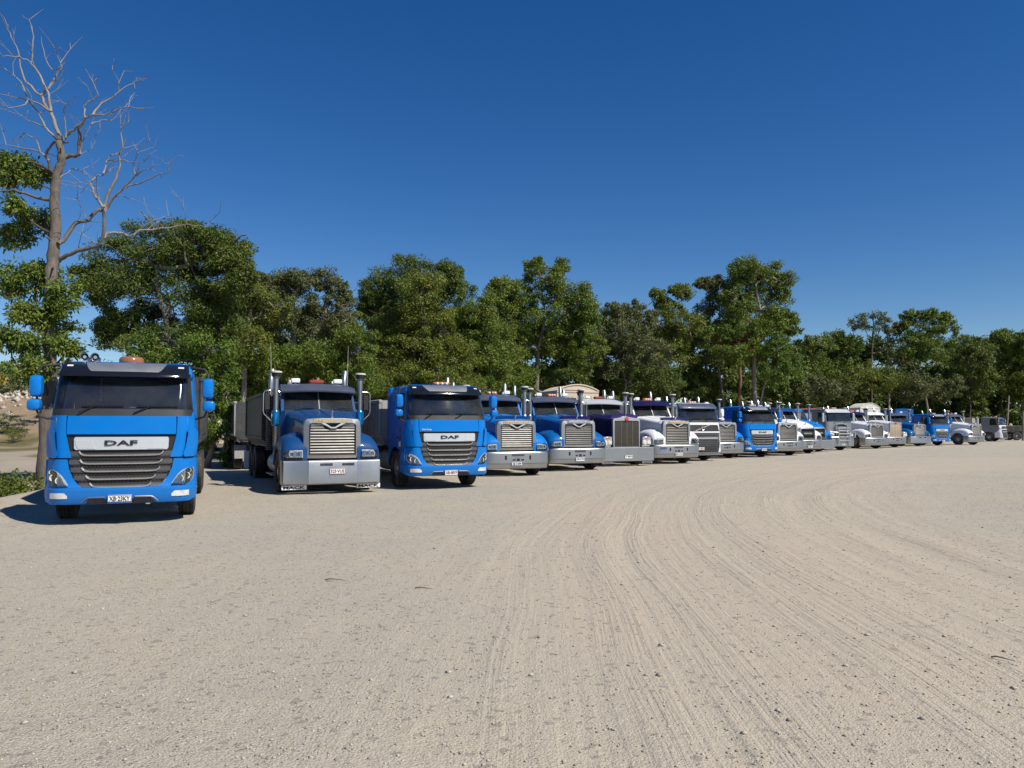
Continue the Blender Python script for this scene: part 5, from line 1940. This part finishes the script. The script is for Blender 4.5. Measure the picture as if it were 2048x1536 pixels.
        raw_from_mb(m, 'limb', DEADWOOD if k not in (23, 26, 27, 20, 16) else BARK_OLD, t)
    # leafy clumps low on the stem
    lobes = [(25, 318, 40, 22), (62, 345, 34, 26), (10, 350, 26, 32), (28, 412, 26, 16), (70, 440, 40, 26), (30, 470, 36, 26), (20, 560, 34, 34), (70, 560, 48, 40), (120, 590, 40, 34), (95, 545, 40, 25),
             (50, 625, 50, 34), (120, 640, 36, 30), (20, 680, 36, 26), (80, 690, 50, 26), (135, 690, 22, 22), (60, 735, 40, 24)]
    cs, rads = [], []
    lm = MB()
    S = Z / F_PX
    for l in lobes:
        c = px(l[0], l[1], Z + rs.uniform(-1.0, .6)) - org
        rx, rz = l[2] * S, l[3] * S
        nc = int(13 + 40 * rx * rz)
        for _ in range(nc):
            g = Vector(rs.normal(size=3)).normalized() * (0.4 + .6 * rs.rand())
            q = c + Vector((g.x * rx, g.y * rx, g.z * rz))
            cs.append(q)
            rads.append(rs.uniform(.16, .30))
        a = min(tp, key=lambda n_: (n_ - c).length + (1.0 if n_.z > c.z else 0))
        pp = curve_pts(a, c, rs, 5, .08, .05)
        lm.tube(pp, [.045, .04, .033, .026, .02, .012], 6)
        for q in cs[-nc:]:
            s_ = min(pp[1:], key=lambda n_: (n_ - q).length)
            lm.tube(curve_pts(s_, q, rs, 2, .1), [.014, .009, .004], 4, cap=False)
    raw_from_mb(lm, 'live_branch', BARK, t)
    v, f, ti = leaf_cloud(np.array([tuple(c) for c in cs]), np.array(rads), 62, .12, rs, False, .7, .40)
    foliage_object('crown', [(v, f, ti)], LEAF_MID, t)
dead_tree()

D, M_, O, G, FR = LEAF_DARK, LEAF_MID, LEAF_OLIVE, LEAF_GREY, LEAF_FRESH
tree('domed_tree', 'broad dark green domed tree behind the first truck', 32, 330,
     [(395, 488, 72, 40), (475, 525, 44, 38), (330, 505, 110, 62), (240, 530, 85, 55), (420, 520, 90, 62), (190, 575, 55, 45), (465, 560, 58, 50), (340, 590, 130, 62), (270, 640, 80, 50), (420, 640, 80, 60), (215, 660, 45, 40), (360, 690, 90, 40)], D, BARK_GREY, 11, L=.10, tr=.26, bare=14)
tree('leafy_tree', 'fresh green low tree just right of the first truck cab', 30, 385, [(300, 700, 40, 30), (350, 715, 50, 30), (420, 700, 50, 36), (400, 760, 45, 35)], FR, BARK_GREY, 12, tr=.12)
tree('vine_covered_tree', 'vine hung tree stems between the first truck and the grey trailer', 31, 412,
     [(404, 880, 20, 55), (408, 800, 22, 60), (448, 870, 16, 70), (452, 780, 22, 60), (430, 735, 45, 35), (430, 830, 18, 60)], FR, BARK_PALE, 13, tr=.13, cover=3.0, bare=10, fork=3.4)
tree('slender_gum_tree', 'slender pale trunked gum tree behind the grey trailer', 39, 483,
     [(480, 575, 45, 40), (530, 600, 50, 40), (470, 640, 48, 45), (505, 690, 50, 40)], O, BARK_PALE, 14, tr=.15, trunk_pts=[(486, 850), (487, 760), (492, 700), (500, 640), (505, 600)], bare=8, open_=.05)
tree('grey_green_gum', 'grey green gum with thin flat crown left of the round dense tree', 42, 560,
     [(575, 560, 46, 26), (545, 575, 34, 30), (610, 565, 40, 26), (580, 620, 70, 45), (540, 660, 50, 40)], G, BARK_PALE, 15, tr=.15, trunk_pts=[(580, 760), (588, 690), (585, 640), (590, 590)], bare=9, open_=.06)
tree('forked_gum', 'open gum tree with a white crooked limb left of the round dense tree', 42.5, 635,
     [(660, 565, 36, 22), (690, 585, 24, 20), (650, 610, 50, 40), (690, 640, 30, 40), (630, 660, 50, 36)], G, BARK_PALE, 16, tr=.14, trunk_pts=[(634, 760), (634, 700), (640, 660), (652, 620), (650, 600), (662, 575)], bare=7, open_=.1)
tree('low_leafy_tree', 'low mid green tree right behind the second truck roof', 40, 640,
     [(600, 725, 55, 36), (660, 720, 55, 40), (560, 740, 50, 40), (720, 705, 45, 50), (500, 750, 45, 45), (700, 760, 70, 34)], M_, BARK, 17, tr=.12)
tree('round_dense_tree', 'tall round dense dark green tree behind the third truck', 50, 820,
     [(790, 555, 60, 42), (850, 550, 62, 40), (755, 580, 40, 38), (895, 565, 36, 38), (820, 600, 90, 46), (740, 610, 24, 30), (905, 540, 26, 18), (830, 650, 90, 50)], D, BARK, 18, tr=.25)
tree('olive_gum', 'yellowish olive gum standing before the round dense tree', 46, 850,
     [(845, 600, 50, 62), (800, 640, 46, 46), (880, 660, 50, 50), (840, 700, 60, 46), (780, 705, 46, 46), (905, 720, 50, 50)], O, BARK, 19, tr=.17, bare=6)
tree('yellow_green_tree', 'bushy yellow green tree between the round dense tree and the spreading gum', 48, 950,
     [(950, 615, 40, 50), (925, 650, 40, 50), (975, 665, 40, 60), (940, 715, 55, 50), (985, 740, 40, 50)], M_, BARK, 20, tr=.15)
tree('wattle_tree', 'low olive tree above the third truck cab', 44, 860, [(820, 760, 60, 40), (880, 765, 50, 40), (770, 770, 50, 34), (930, 780, 45, 34)], O, BARK, 36, tr=.10)
tree('spreading_gum', 'spreading gum with forked grey trunk behind the fourth and fifth trucks', 60, 1076,
     [(1085, 560, 50, 34), (1072, 532, 22, 18), (1125, 532, 16, 14), (1035, 590, 48, 36), (1130, 590, 44, 36), (1165, 610, 36, 36), (1080, 620, 75, 36), (1010, 600, 30, 36), (1170, 655, 32, 40), (1120, 680, 55, 36), (1030, 660, 45, 36), (1080, 690, 60, 30), (1180, 710, 40, 40)],
     M_, BARK_GREY, 21, tr=.24, trunk_pts=[(1072, 800), (1074, 740), (1076, 700), (1085, 660)], bare=14, open_=.05)
tree('slim_gum', 'slim green gum left of the spreading gum', 57, 1000, [(1000, 575, 22, 18), (995, 640, 40, 50), (1000, 710, 46, 50), (1020, 760, 50, 40)], M_, BARK, 22, tr=.14)
tree('feathery_tree', 'feathery pale green tree right of the spreading gum', 68, 1250,
     [(1230, 625, 26, 22), (1262, 618, 24, 22), (1285, 640, 36, 30), (1235, 670, 46, 36), (1290, 700, 46, 40), (1220, 720, 46, 44)], G, BARK_GREY, 23, tr=.16, open_=.05, bare=6)
tree('thin_gum', 'thin gum with two small round heads mid way along the row', 74, 1340,
     [(1316, 592, 18, 18), (1362, 582, 22, 17), (1345, 615, 30, 22), (1320, 650, 44, 36), (1370, 655, 40, 40), (1340, 710, 60, 46)], O, BARK_PALE, 24, tr=.16, open_=.05, bare=6)
tree('dark_understory_tree', 'dark shaded tree above the white numbered truck', 70, 1270, [(1260, 760, 60, 36), (1320, 770, 50, 34), (1200, 750, 40, 44)], D, BARK, 25, tr=.12)
tree('tallest_gum', 'tallest gum mid way along with tufted top, left of the sky gap', 82, 1505,
     [(1490, 540, 36, 26), (1530, 545, 38, 28), (1565, 565, 22, 32), (1500, 575, 50, 30), (1545, 600, 40, 34), (1470, 600, 38, 32), (1560, 640, 34, 24), (1500, 640, 60, 40), (1530, 690, 55, 40), (1575, 640, 16, 16)],
     M_, BARK_PALE, 26, tr=.28, trunk_pts=[(1510, 800), (1508, 740), (1512, 680), (1520, 620)], bare=12, open_=.06)
tree('grey_topped_gum', 'smaller gum with greyish top left of the tallest gum', 84, 1445,
     [(1430, 570, 34, 20), (1405, 565, 16, 14), (1450, 600, 36, 28), (1420, 640, 46, 40), (1450, 690, 50, 40)], G, BARK_GREY, 27, tr=.2, bare=6, open_=.08)
tree('red_trunked_gum', 'red brown trunked gum above the black and white truck', 80, 1475, [(1445, 680, 44, 30), (1490, 676, 40, 30), (1462, 706, 40, 22)], M_, BARK_RED, 28, tr=.22, trunk_pts=[(1478, 800), (1482, 760), (1478, 720), (1488, 690)], bare=3)
tree('leaning_sapling', 'pale thin leaning stem tree right of the tallest gum', 79, 1530, [(1560, 700, 32, 34), (1575, 735, 30, 34), (1545, 740, 30, 30)], FR, BARK_PALE, 29, tr=.12, trunk_pts=[(1522, 800), (1532, 760), (1548, 720)])
# the lower, farther forest on the right
FARG = 'far trees on the right'
tree('forest_tree', 'leftmost rounded tree of the far right forest beside the sky gap', 108, 1610, [(1600, 700, 26, 20), (1630, 690, 30, 22), (1615, 730, 46, 30), (1590, 760, 36, 30)], M_, BARK, 40, tr=.2, group=FARG)
tree('forest_tree', 'bushy tree left of the umbrella crowned gum in the far forest', 112, 1675, [(1665, 682, 30, 20), (1690, 690, 26, 22), (1670, 715, 46, 28), (1680, 755, 50, 30)], M_, BARK, 41, tr=.2, group=FARG)
tree('umbrella_gum', 'umbrella crowned gum on a straight dark trunk in the far forest', 110, 1743, [(1743, 632, 30, 14), (1716, 648, 20, 12), (1772, 645, 20, 14), (1742, 652, 36, 12)], G, BARK, 42, tr=.2, trunk_pts=[(1743, 800), (1743, 740), (1744, 690), (1746, 655)], open_=.3, group=FARG, lai=1.1)
tree('bare_stem_tree', 'thin ragged tree right beside the umbrella crowned gum', 112, 1778, [(1780, 660, 18, 14), (1770, 690, 20, 20), (1790, 720, 30, 24)], G, BARK_PALE, 43, tr=.17, trunk_pts=[(1778, 790), (1776, 740), (1775, 690), (1774, 650)], open_=.25, bare=5, group=FARG)
tree('forest_tree', 'highest leafy tree of the far right forest with tufted crown', 111, 1845,
     [(1822, 628, 20, 10), (1850, 630, 20, 12), (1808, 650, 18, 14), (1887, 632, 16, 12), (1885, 655, 24, 18), (1840, 660, 40, 26), (1860, 695, 44, 30), (1815, 690, 30, 30)], M_, BARK_GREY, 44, tr=.22, bare=10, group=FARG)
tree('forest_tree', 'pale shrubby tree low in the far forest above the far blue truck', 104, 1860, [(1850, 770, 40, 26), (1895, 775, 36, 24), (1820, 780, 36, 24)], G, BARK, 45, tr=.12, group=FARG)
tree('forest_tree', 'dark dense tree right of the tufted one in the far forest', 116, 1935, [(1930, 685, 36, 24), (1960, 695, 30, 24), (1930, 720, 46, 34), (1945, 760, 50, 34)], D, BARK, 46, tr=.2, group=FARG)
tree('forest_tree', 'rounded tree above the grey cab at the far right', 118, 2005, [(1995, 685, 30, 22), (2020, 680, 30, 24), (2005, 720, 46, 32), (2000, 765, 50, 30)], M_, BARK, 47, tr=.2, group=FARG)
tree('forest_tree', 'rightmost dark tree cut by the right edge of the picture', 116, 2050, [(2045, 680, 26, 20), (2060, 700, 36, 30), (2045, 740, 36, 30), (2055, 780, 36, 30)], D, BARK, 48, tr=.2, group=FARG)
tree('forest_tree', 'olive tree low in the far forest behind the silver cab over truck', 106, 1740, [(1720, 760, 40, 26), (1770, 765, 40, 26), (1750, 740, 36, 20)], O, BARK, 49, tr=.12, group=FARG)
tree('forest_tree', 'low grey green bush tree behind the white bonneted trucks', 102, 1640, [(1620, 775, 40, 26), (1670, 785, 40, 22), (1585, 780, 34, 26)], G, BARK, 50, tr=.12, group=FARG)

# ---- the wood behind them, and the thicket at its foot, as masses
def mass(name, label, cols, leaf, seed, L_k, lai, cat):
    rs = np.random.RandomState(seed)
    parts = []
    for (x, y, Z, rx, ry) in cols:
        c = px(x, y, Z + rs.uniform(-2, 2))
        S = Z / F_PX
        rxm, rzm = rx * S, ry * S
        rc = .34 * (rxm + rzm) / 2 + .2
        nc = max(5, int(2.5 * rxm * rzm / rc ** 2))
        g = rs.normal(size=(nc, 3))
        g /= np.linalg.norm(g, axis=1, keepdims=True)
        q = g * (.3 + .7 * rs.rand(nc, 1)) * np.array([rxm, rxm, rzm]) + np.array(c)
        q = q[q[:, 2] > .2]
        if len(q) == 0:
            continue
        L = L_k * Z
        per = max(10, int(lai * math.pi * rc * rc / (.5 * .52 * L * L * .8)))
        parts.append(leaf_cloud(q, np.full(len(q), rc), per, L, rs, True))
    o = foliage_object(name, parts, leaf)
    return tag(o, label, cat, kind='stuff')
rs_ = np.random.RandomState(99)
zt_ = lambda x, off=0: float(np.interp(x, [380, 450, 681, 960, 1178, 1563, 1700, 2120], [38, 42, 50, 58, 70, 100, 122, 132])) + off
sky_ = lambda x: float(np.interp(x, [400, 520, 700, 760, 960, 1180, 1240, 1400, 1560, 1590, 1700, 1800, 1900, 2100], [600, 600, 630, 580, 620, 615, 645, 625, 625, 705, 690, 680, 680, 670]))
cols = []
x = 400
while x < 2110:
    for k in range(5):
        y = sky_(x) + 30 + k * 42 + rs_.uniform(-12, 12)
        if y < 850:
            cols.append((x + rs_.uniform(-14, 14), y, zt_(x, 5 + 2 * rs_.rand()), 34 * rs_.uniform(.8, 1.2), 28 * rs_.uniform(.8, 1.2)))
    x += 36
mass('forest', 'dark green wood filling the background behind the separate trees', cols, D, 71, .0058, 1.9, 'forest')
cols = []
x = 470
while x < 2110:
    for k in range(3):
        y = 752 + k * 38 + rs_.uniform(-14, 14)
        cols.append((x + rs_.uniform(-12, 12), y, zt_(x, -1.5), 26 * rs_.uniform(.7, 1.25), 24 * rs_.uniform(.8, 1.3)))
    x += 30
mass('thicket', 'shrubby thicket at the foot of the trees behind the trucks', cols, D, 72, .0042, 1.5, 'thicket')
# wood beyond the quarry face on the left
cols = [(x, 745 + rs_.uniform(-14, 14), 62 + rs_.uniform(-2, 4), 20, 22) for x in range(20, 200, 22)] + [(x, 770, 60, 18, 14) for x in range(-10, 90, 18)]
mass('scrub', 'sparse scrub on the bank at the left', cols, G, 73, .0050, .9, 'scrub')
# ================================================================== the row of trucks
def spot(cx, Z):
    q = px(cx, HORIZON, Z)
    return (q.x, Z, float(ground_z(q.x, Z + 1.2)))

T = {}
GRILLEB = pbr('bronze_slats', (0.24, 0.21, 0.17), rough=0.35, metal=0.8, noise=0.2)
T[1] = cabover('tipper_truck', 'bright blue cab-over truck nearest the camera with round brown roof beacon', spot(244, 13.1), R(20.5), 'slat', BLUE, 'XB·23KY', band=True, beacon='dome', horns=True, body=BODYGREY, bulkhead=False, exh=False)
T[2] = bonneted('tipper_truck', 'dark blue bonneted tipper truck with tall plain bumper and blue intake canisters', spot(668, 19.2), R(24), 'bars', BLUE_DEEP, flap_word='MACK', canister=INTAKE,
                plate_txt='525·VUE', plate_ink=MAROON, plate_x=0.10, body=BODYDARK, aerial=True, ribs=0)
back = Matrix.Rotation(R(24), 3, 'Z') @ Vector((0, 11.6, 0))
p2 = Vector(spot(668, 19.2))
dog_trailer('dog_trailer', 'grey tipping trailer hitched behind the dark blue bonneted truck', (p2.x + back.x - .25, p2.y + back.y, 0.0), R(24.5), BODYGREY, BODYWHITE)
mudflaps(T[2], 9.55, 'TIE', 1.0, PLATEW)
T[3] = cabover('tipper_truck', 'blue cab-over truck with red door letters, between two bonneted trucks', spot(902, 20.6), R(24), 'slat', BLUE, 'XB·08YF', plate_ink=MAROON, side_logo=True, script=True, body=BODYWHITE, body_top=2.45)
T[4] = bonneted('tipper_truck', 'bright blue bonneted truck with silver grille, half hidden behind the red lettered blue cab', spot(1037, 26), R(22), 'bars', BLUE, bumper='round', deflector=BLUE_MID, beacon=AMBER, beacon_lens=True, band=True,
                plate_txt='XB·310W', plate_x=-0.05, body=BODYGREY)
T[5] = bonneted('tipper_truck', 'mid blue bonneted truck with purple bonnet deflector beside the navy truck', spot(1161, 29), R(22), 'bars', BLUE_MID, bumper='round', deflector=PURPLE, letters=CHROME, beacon=AMBER, beacon_lens=True, surround=ALLOYD, bars=BARS_DARK,
                plate_txt='XB·67NJ', body=BODYGREY)
T[6] = bonneted('tipper_truck', 'navy bonneted truck with tall upright slatted grille and red badge', spot(1257, 32), R(22), 'slats', NAVY, bumper='box', deflector=PURPLE, visor=SILVER, bars=GRILLEB, surround=ALLOYD, beacon=REDL,
                plate_txt='T·887J', body=None)
dome_body(T[6], 4.6, 1.2, 3.34, .28, 1.10, BEIGE, STRIPE, depth=1.8)
T[7] = bonneted('tipper_truck', 'white bonneted truck numbered 5321 with purple visor', spot(1358, 34), R(22), 'bars', WHITE, bumper='round', deflector=PURPLE, letters=GOLD, visor=NAVY, surround=ALLOYD, bars=BARS_DARK, beacon=AMBER, beacon_lens=True,
                plate_txt='80·ZX', plate_ink=MAROON, fleet='5321', body=BODYWHITE)
T[8] = cabover('tipper_truck', 'black and white cab-over truck with diagonal grille badge', spot(1406, 37), R(22), 'sash', WHITE, '12·BZ4', MAROON, beacon='bar', bulkhead=False, body=BODYWHITE, far=True)
T[9] = bonneted('tipper_truck', 'blue bonneted truck squeezed between the black and white cab and a blue cab-over', spot(1455, 40), R(22), 'bars', BLUE, bumper='round', deflector=PURPLE, surround=ALLOYD, bars=BARS_DARK, letters=CHROME, visor=NAVY, beacon=None, body=BODYGREY, far=True)
T[10] = cabover('tipper_truck', 'blue cab-over truck with silver slatted grille in the middle of the row', spot(1527, 42), R(22), 'slat', BLUE, 'XB·44', far=True, body=BODYGREY)
T[11] = bonneted('tipper_truck', 'white bonneted truck with silver grille right of the mid-row blue cab-over', spot(1580, 44.5), R(22), 'bars', WHITE, bumper='round', surround=ALLOYD, bars=BARS_DARK, letters=CHROME, visor=NAVY, beacon=REDL, beacon_lens=True, far=True, body=BODYWHITE)
T[12] = bonneted('tipper_truck', 'white truck with short sloped bonnet and black grille', spot(1618, 47.5), R(22), 'sloped', WHITE, bumper='round', visor=BLUE_DEEP, beacon=None, roof_lamps=False, far=True, plate_txt='XB·1', plate_x=.1, body=BODYGREY)
T[13] = bonneted('tipper_truck', 'blue truck almost hidden beside the silver cab-over with bull bar', spot(1640, 50.5), R(22), 'sloped', BLUE, bumper='box', visor=None, beacon=None, roof_lamps=False, far=True, body=None)
T[14] = cabover('tipper_truck', 'silver cab-over truck with chrome bull bar', spot(1687, 55), R(22), 'flat', ALLOYD, 'XQ·1', bulkhead=False, far=True, body=BODYWHITE)
T[15] = bonneted('tipper_truck', 'white bonneted truck right of the bull bar truck, front wheel showing', spot(1757, 59), R(22), 'bars', WHITE, bumper='round', deflector=GREYP, surround=ALLOYD, bars=BARS_DARK, letters=CHROME, visor=NAVY, beacon=AMBER, far=True, body=None)
dome_body(T[15], 5.6, 1.2, 3.12, .14, 1.22, TARP, depth=2.6)
T[16] = bonneted('tipper_truck', 'white bonneted truck with upright tan slatted grille', spot(1795, 62), R(22), 'slats', WHITE, bumper='round', surround=ALLOYD, bars=BEIGE, visor=WHITE, beacon=None, far=True, body=None)
T[17] = bonneted('tipper_truck', 'deep blue bonneted truck near the far end of the row', spot(1843, 66), R(22), 'bars', BLUE_MID, bumper='slab', surround=ALLOY, bars=BARS, letters=CHROME, visor=SLATE, deflector=PURPLE, beacon=None, far=True, body=None)
dome_body(T[17], 5.4, 1.2, 3.42, .42, 1.22, CREAM, depth=1.4)
T[18] = cabover('tipper_truck', 'last blue cab-over truck, next to the final white bonneted truck', spot(1886, 68.5), R(22), 'slat', BLUE, 'XB·9', far=True, body=None)
dome_body(T[18], 4.0, 1.2, 3.28, .05, 1.2, BLUE_MID, depth=3)
T[19] = bonneted('tipper_truck', 'last white bonneted truck of the row, standing apart with its side showing', spot(1957, 71), R(26), 'bars', WHITE, bumper='round', deflector=GREYP, surround=ALLOYD, bars=BARS, letters=CHROME, visor=SLATE, beacon=REDL, far=True, body=BODYWHITE)
T[20] = cabover('tipper_truck', 'grey cab-over truck standing behind the end of the row, turned to the right', spot(2011, 88), R(44), 'sash', GREYP, None, bulkhead=False, far=True, beacon='bar', body=BODYWHITE, exh=False)
# dark tray trailer in the shade at the right edge
q = px(2046, HORIZON, 97)
t21 = thing('tray_trailer', 'dark flat tray trailer in the shade at the right edge', 'trailer', (q.x, 97, float(ground_z(q.x, 97))), R(80))
m = MB()
m.box((0, 3.2, 1.45), (2.4, 6.4, 0.75), .04)
m.build('tray', BODYDARK, t21)
m = MB()
m.box((0, -0.02, 1.55), (0.5, 0.08, 0.42), .03)
m.build('lamp', LAMPW, t21)
chassis(t21, 0.2, 6.2, (1.2, 4.6), 5.6)
for y in (1.2, 4.6, 5.6):
    for sd in (-1, 1):
        wheel(t21, sd, 1.03, y, 'rear')
# slim poles by the trees
def pole(label, x0, y0, x1, y1, Z, r, mat):
    a, b = px(x0, y0, Z), px(x1, y1, Z)
    gz = float(ground_z(a.x, Z))
    m = MB()
    a.z = gz - .1
    m.tube([a, a.lerp(b, .5) + Vector((.03, 0, 0)), b], [r, r * .9, r * .7], 8)
    m.lathe([(r * .8, 0), (r * .9, .03), (.004, .05)], b, 'z', 8)
    return tag(m.build('pole', mat), label, 'pole', 'slim poles by the far trees')
pole('thin pale leaning pole behind the grey cab at the far right', 2012, 890, 2018, 792, 99, .10, BARK_PALE)
pole('short dark post with light top at the right edge', 2046, 885, 2046, 824, 94, .14, BARK_GREY)

# ---- left edge: shrubs on the lip of the yard, rubble and a digger beyond
rs_ = np.random.RandomState(5)
def shrub(label, x, y, n, r, leaf, seed, h=.7):
    rs = np.random.RandomState(seed)
    z = float(ground_z(x, y))
    t = thing('shrub', label, 'shrub', (x, y, z), 0, 'shrubs on the lip of the yard')
    g = rs.normal(size=(n, 3))
    g /= np.linalg.norm(g, axis=1, keepdims=True)
    c = g * (.3 + .7 * rs.rand(n, 1)) * np.array([r, r, h * .55]) + np.array([0, 0, h * .5])
    m = MB()
    for w in c:
        m.tube(curve_pts((rs.uniform(-.1, .1), rs.uniform(-.1, .1), -.03), w, rs, 3, .12), [.012, .009, .006, .003], 4, cap=False)
    raw_from_mb(m, 'stem', BARKT, t)
    v, f, ti = leaf_cloud(c, np.full(n, .2), 46, .10, rs, False, .3, .45)
    foliage_object('foliage', [(v, f, ti)], leaf, t)
shrub('dark leafy shrub on the yard lip at the left edge', -12.4, 18.6, 26, .9, LEAF_DARK, 1, 1.0)
shrub('olive shrub on the yard lip left of the big trunk', -12.9, 20.4, 26, .9, LEAF_OLIVE, 2, 1.0)
shrub('green shrub at the foot of the big dead topped tree', -12.6, 20.2, 16, .6, LEAF_MID, 3, .8)
shrub('small green bush on the brown bank at the left', -39.5, 60, 26, 1.3, LEAF_MID, 4, 1.8)
shrub('second small bush on the brown bank beside the trunk', -36.8, 57, 22, 1.1, LEAF_OLIVE, 6, 1.5)

def rubble():
    rs = np.random.RandomState(8)
    n = 700
    x = -45 + rs.normal(size=n) * 4.0
    y = 73 + rs.normal(size=n) * 1.6
    s = .10 + .28 * rs.rand(n) ** 2
    base = np.array([(1, 0, 0), (0.3, .95, 0), (-.8, .6, 0), (-.8, -.6, 0), (.3, -.95, 0), (0.1, 0, .8), (0, 0, -.8)], float)
    fac = np.array([(0, 1, 5), (1, 2, 5), (2, 3, 5), (3, 4, 5), (4, 0, 5), (1, 0, 6), (2, 1, 6), (3, 2, 6), (4, 3, 6), (0, 4, 6)])
    v = base[None] * (1 + (rs.rand(n, 7, 1) - .5) * .7) * s[:, None, None]
    heap = 0.9 * np.exp(-((x + 44) / 4) ** 2 - ((y - 73) / 1.6) ** 2)
    z = ground_z(x, y) + heap * rs.rand(n)
    co = (v + np.stack([x, y, z], -1)[:, None]).reshape(-1, 3)
    fc = (fac[None] + (np.arange(n) * 7)[:, None, None]).reshape(-1, 3)
    me = raw_mesh('rubble', co, fc)
    at = me.attributes.new('tint', 'FLOAT', 'FACE')
    at.data.foreach_set('value', np.repeat(.2 + .6 * rs.rand(n), 10).astype(np.float32))
    me.materials.append(stone_mat('rubble_stone', (0.30, 0.25, 0.19), (0.72, 0.64, 0.54)))
    tag(link('rubble', me), 'heap of pale broken rubble on top of the bank', 'rubble', kind='stuff')
rubble()
YEL = pbr('digger_yellow', (0.55, 0.30, 0.02), rough=.5, noise=.15, dust=.3)
q = px(2, 806, 78)
dg = thing('excavator', 'small yellow excavator behind the rubble at the left edge', 'excavator', (q.x, 78, float(ground_z(q.x, 78))), R(70))
m = MB()
for sd in (-1, 1):
    m.box((sd * .8, 0, .35), (.4, 2.6, .6), .2)
m.build('track_frame', FRAME, dg)
m = MB()
m.box((0, .2, 1.1), (1.8, 2.2, .8), .1)
m.build('body', YEL, dg)
m = MB()
m.box((-.5, -.4, 1.9), (.8, 1.0, 1.1), .06)
m.build('cab', YEL, dg)
m = MB()
m.tube([(.3, -.8, 1.2), (.3, -2.2, 2.8), (.3, -3.4, 2.6)], .16, 6)
m.tube([(.3, -3.4, 2.6), (.3, -3.7, 1.2)], .12, 6)
m.build('boom', YEL, dg)
m = MB()
m.box((.3, -3.7, .9), (.7, .5, .6), .1)
m.build('bucket', FRAME, dg)

# ---- papers, vests and a charm seen through the windscreens
VEST = pbr('vest_green', (0.30, 0.62, 0.12), rough=.8, noise=.2)
def clutter(t, name, c, d, mat, rot=None):
    m = MB()
    m.box(c, d, min(d) * .3, rot)
    m.build(name, mat, t)
tilt = Matrix.Rotation(R(35), 3, 'X')
clutter(T[4], 'hi_vis_vest', (-.45, 2.30, 2.16), (.42, .20, .07), VEST)
clutter(T[4], 'paper', (.25, 2.28, 2.15), (.30, .20, .012), PLATEW, tilt)
clutter(T[5], 'paper', (-.35, 2.28, 2.17), (.34, .22, .012), CREAM, tilt)
clutter(T[7], 'paper', (-.30, 2.28, 2.16), (.26, .20, .012), PLATEW, tilt)
clutter(T[2], 'paper', (.08, 2.26, 2.14), (.16, .12, .012), PLATEW, tilt)
clutter(T[1], 'paper', (.12, .36, 1.985), (.11, .05, .02), PLATEW)
m = MB()
m.tube([(-.42, .50, 2.50), (-.42, .50, 2.28), (-.425, .50, 2.10)], .006, 5)
m.box((-.42, .50, 2.27), (.03, .02, .07), .006)
m.box((-.425, .50, 2.12), (.045, .02, .05), .006)
m.build('hanging_charm', PLATEW, T[1])
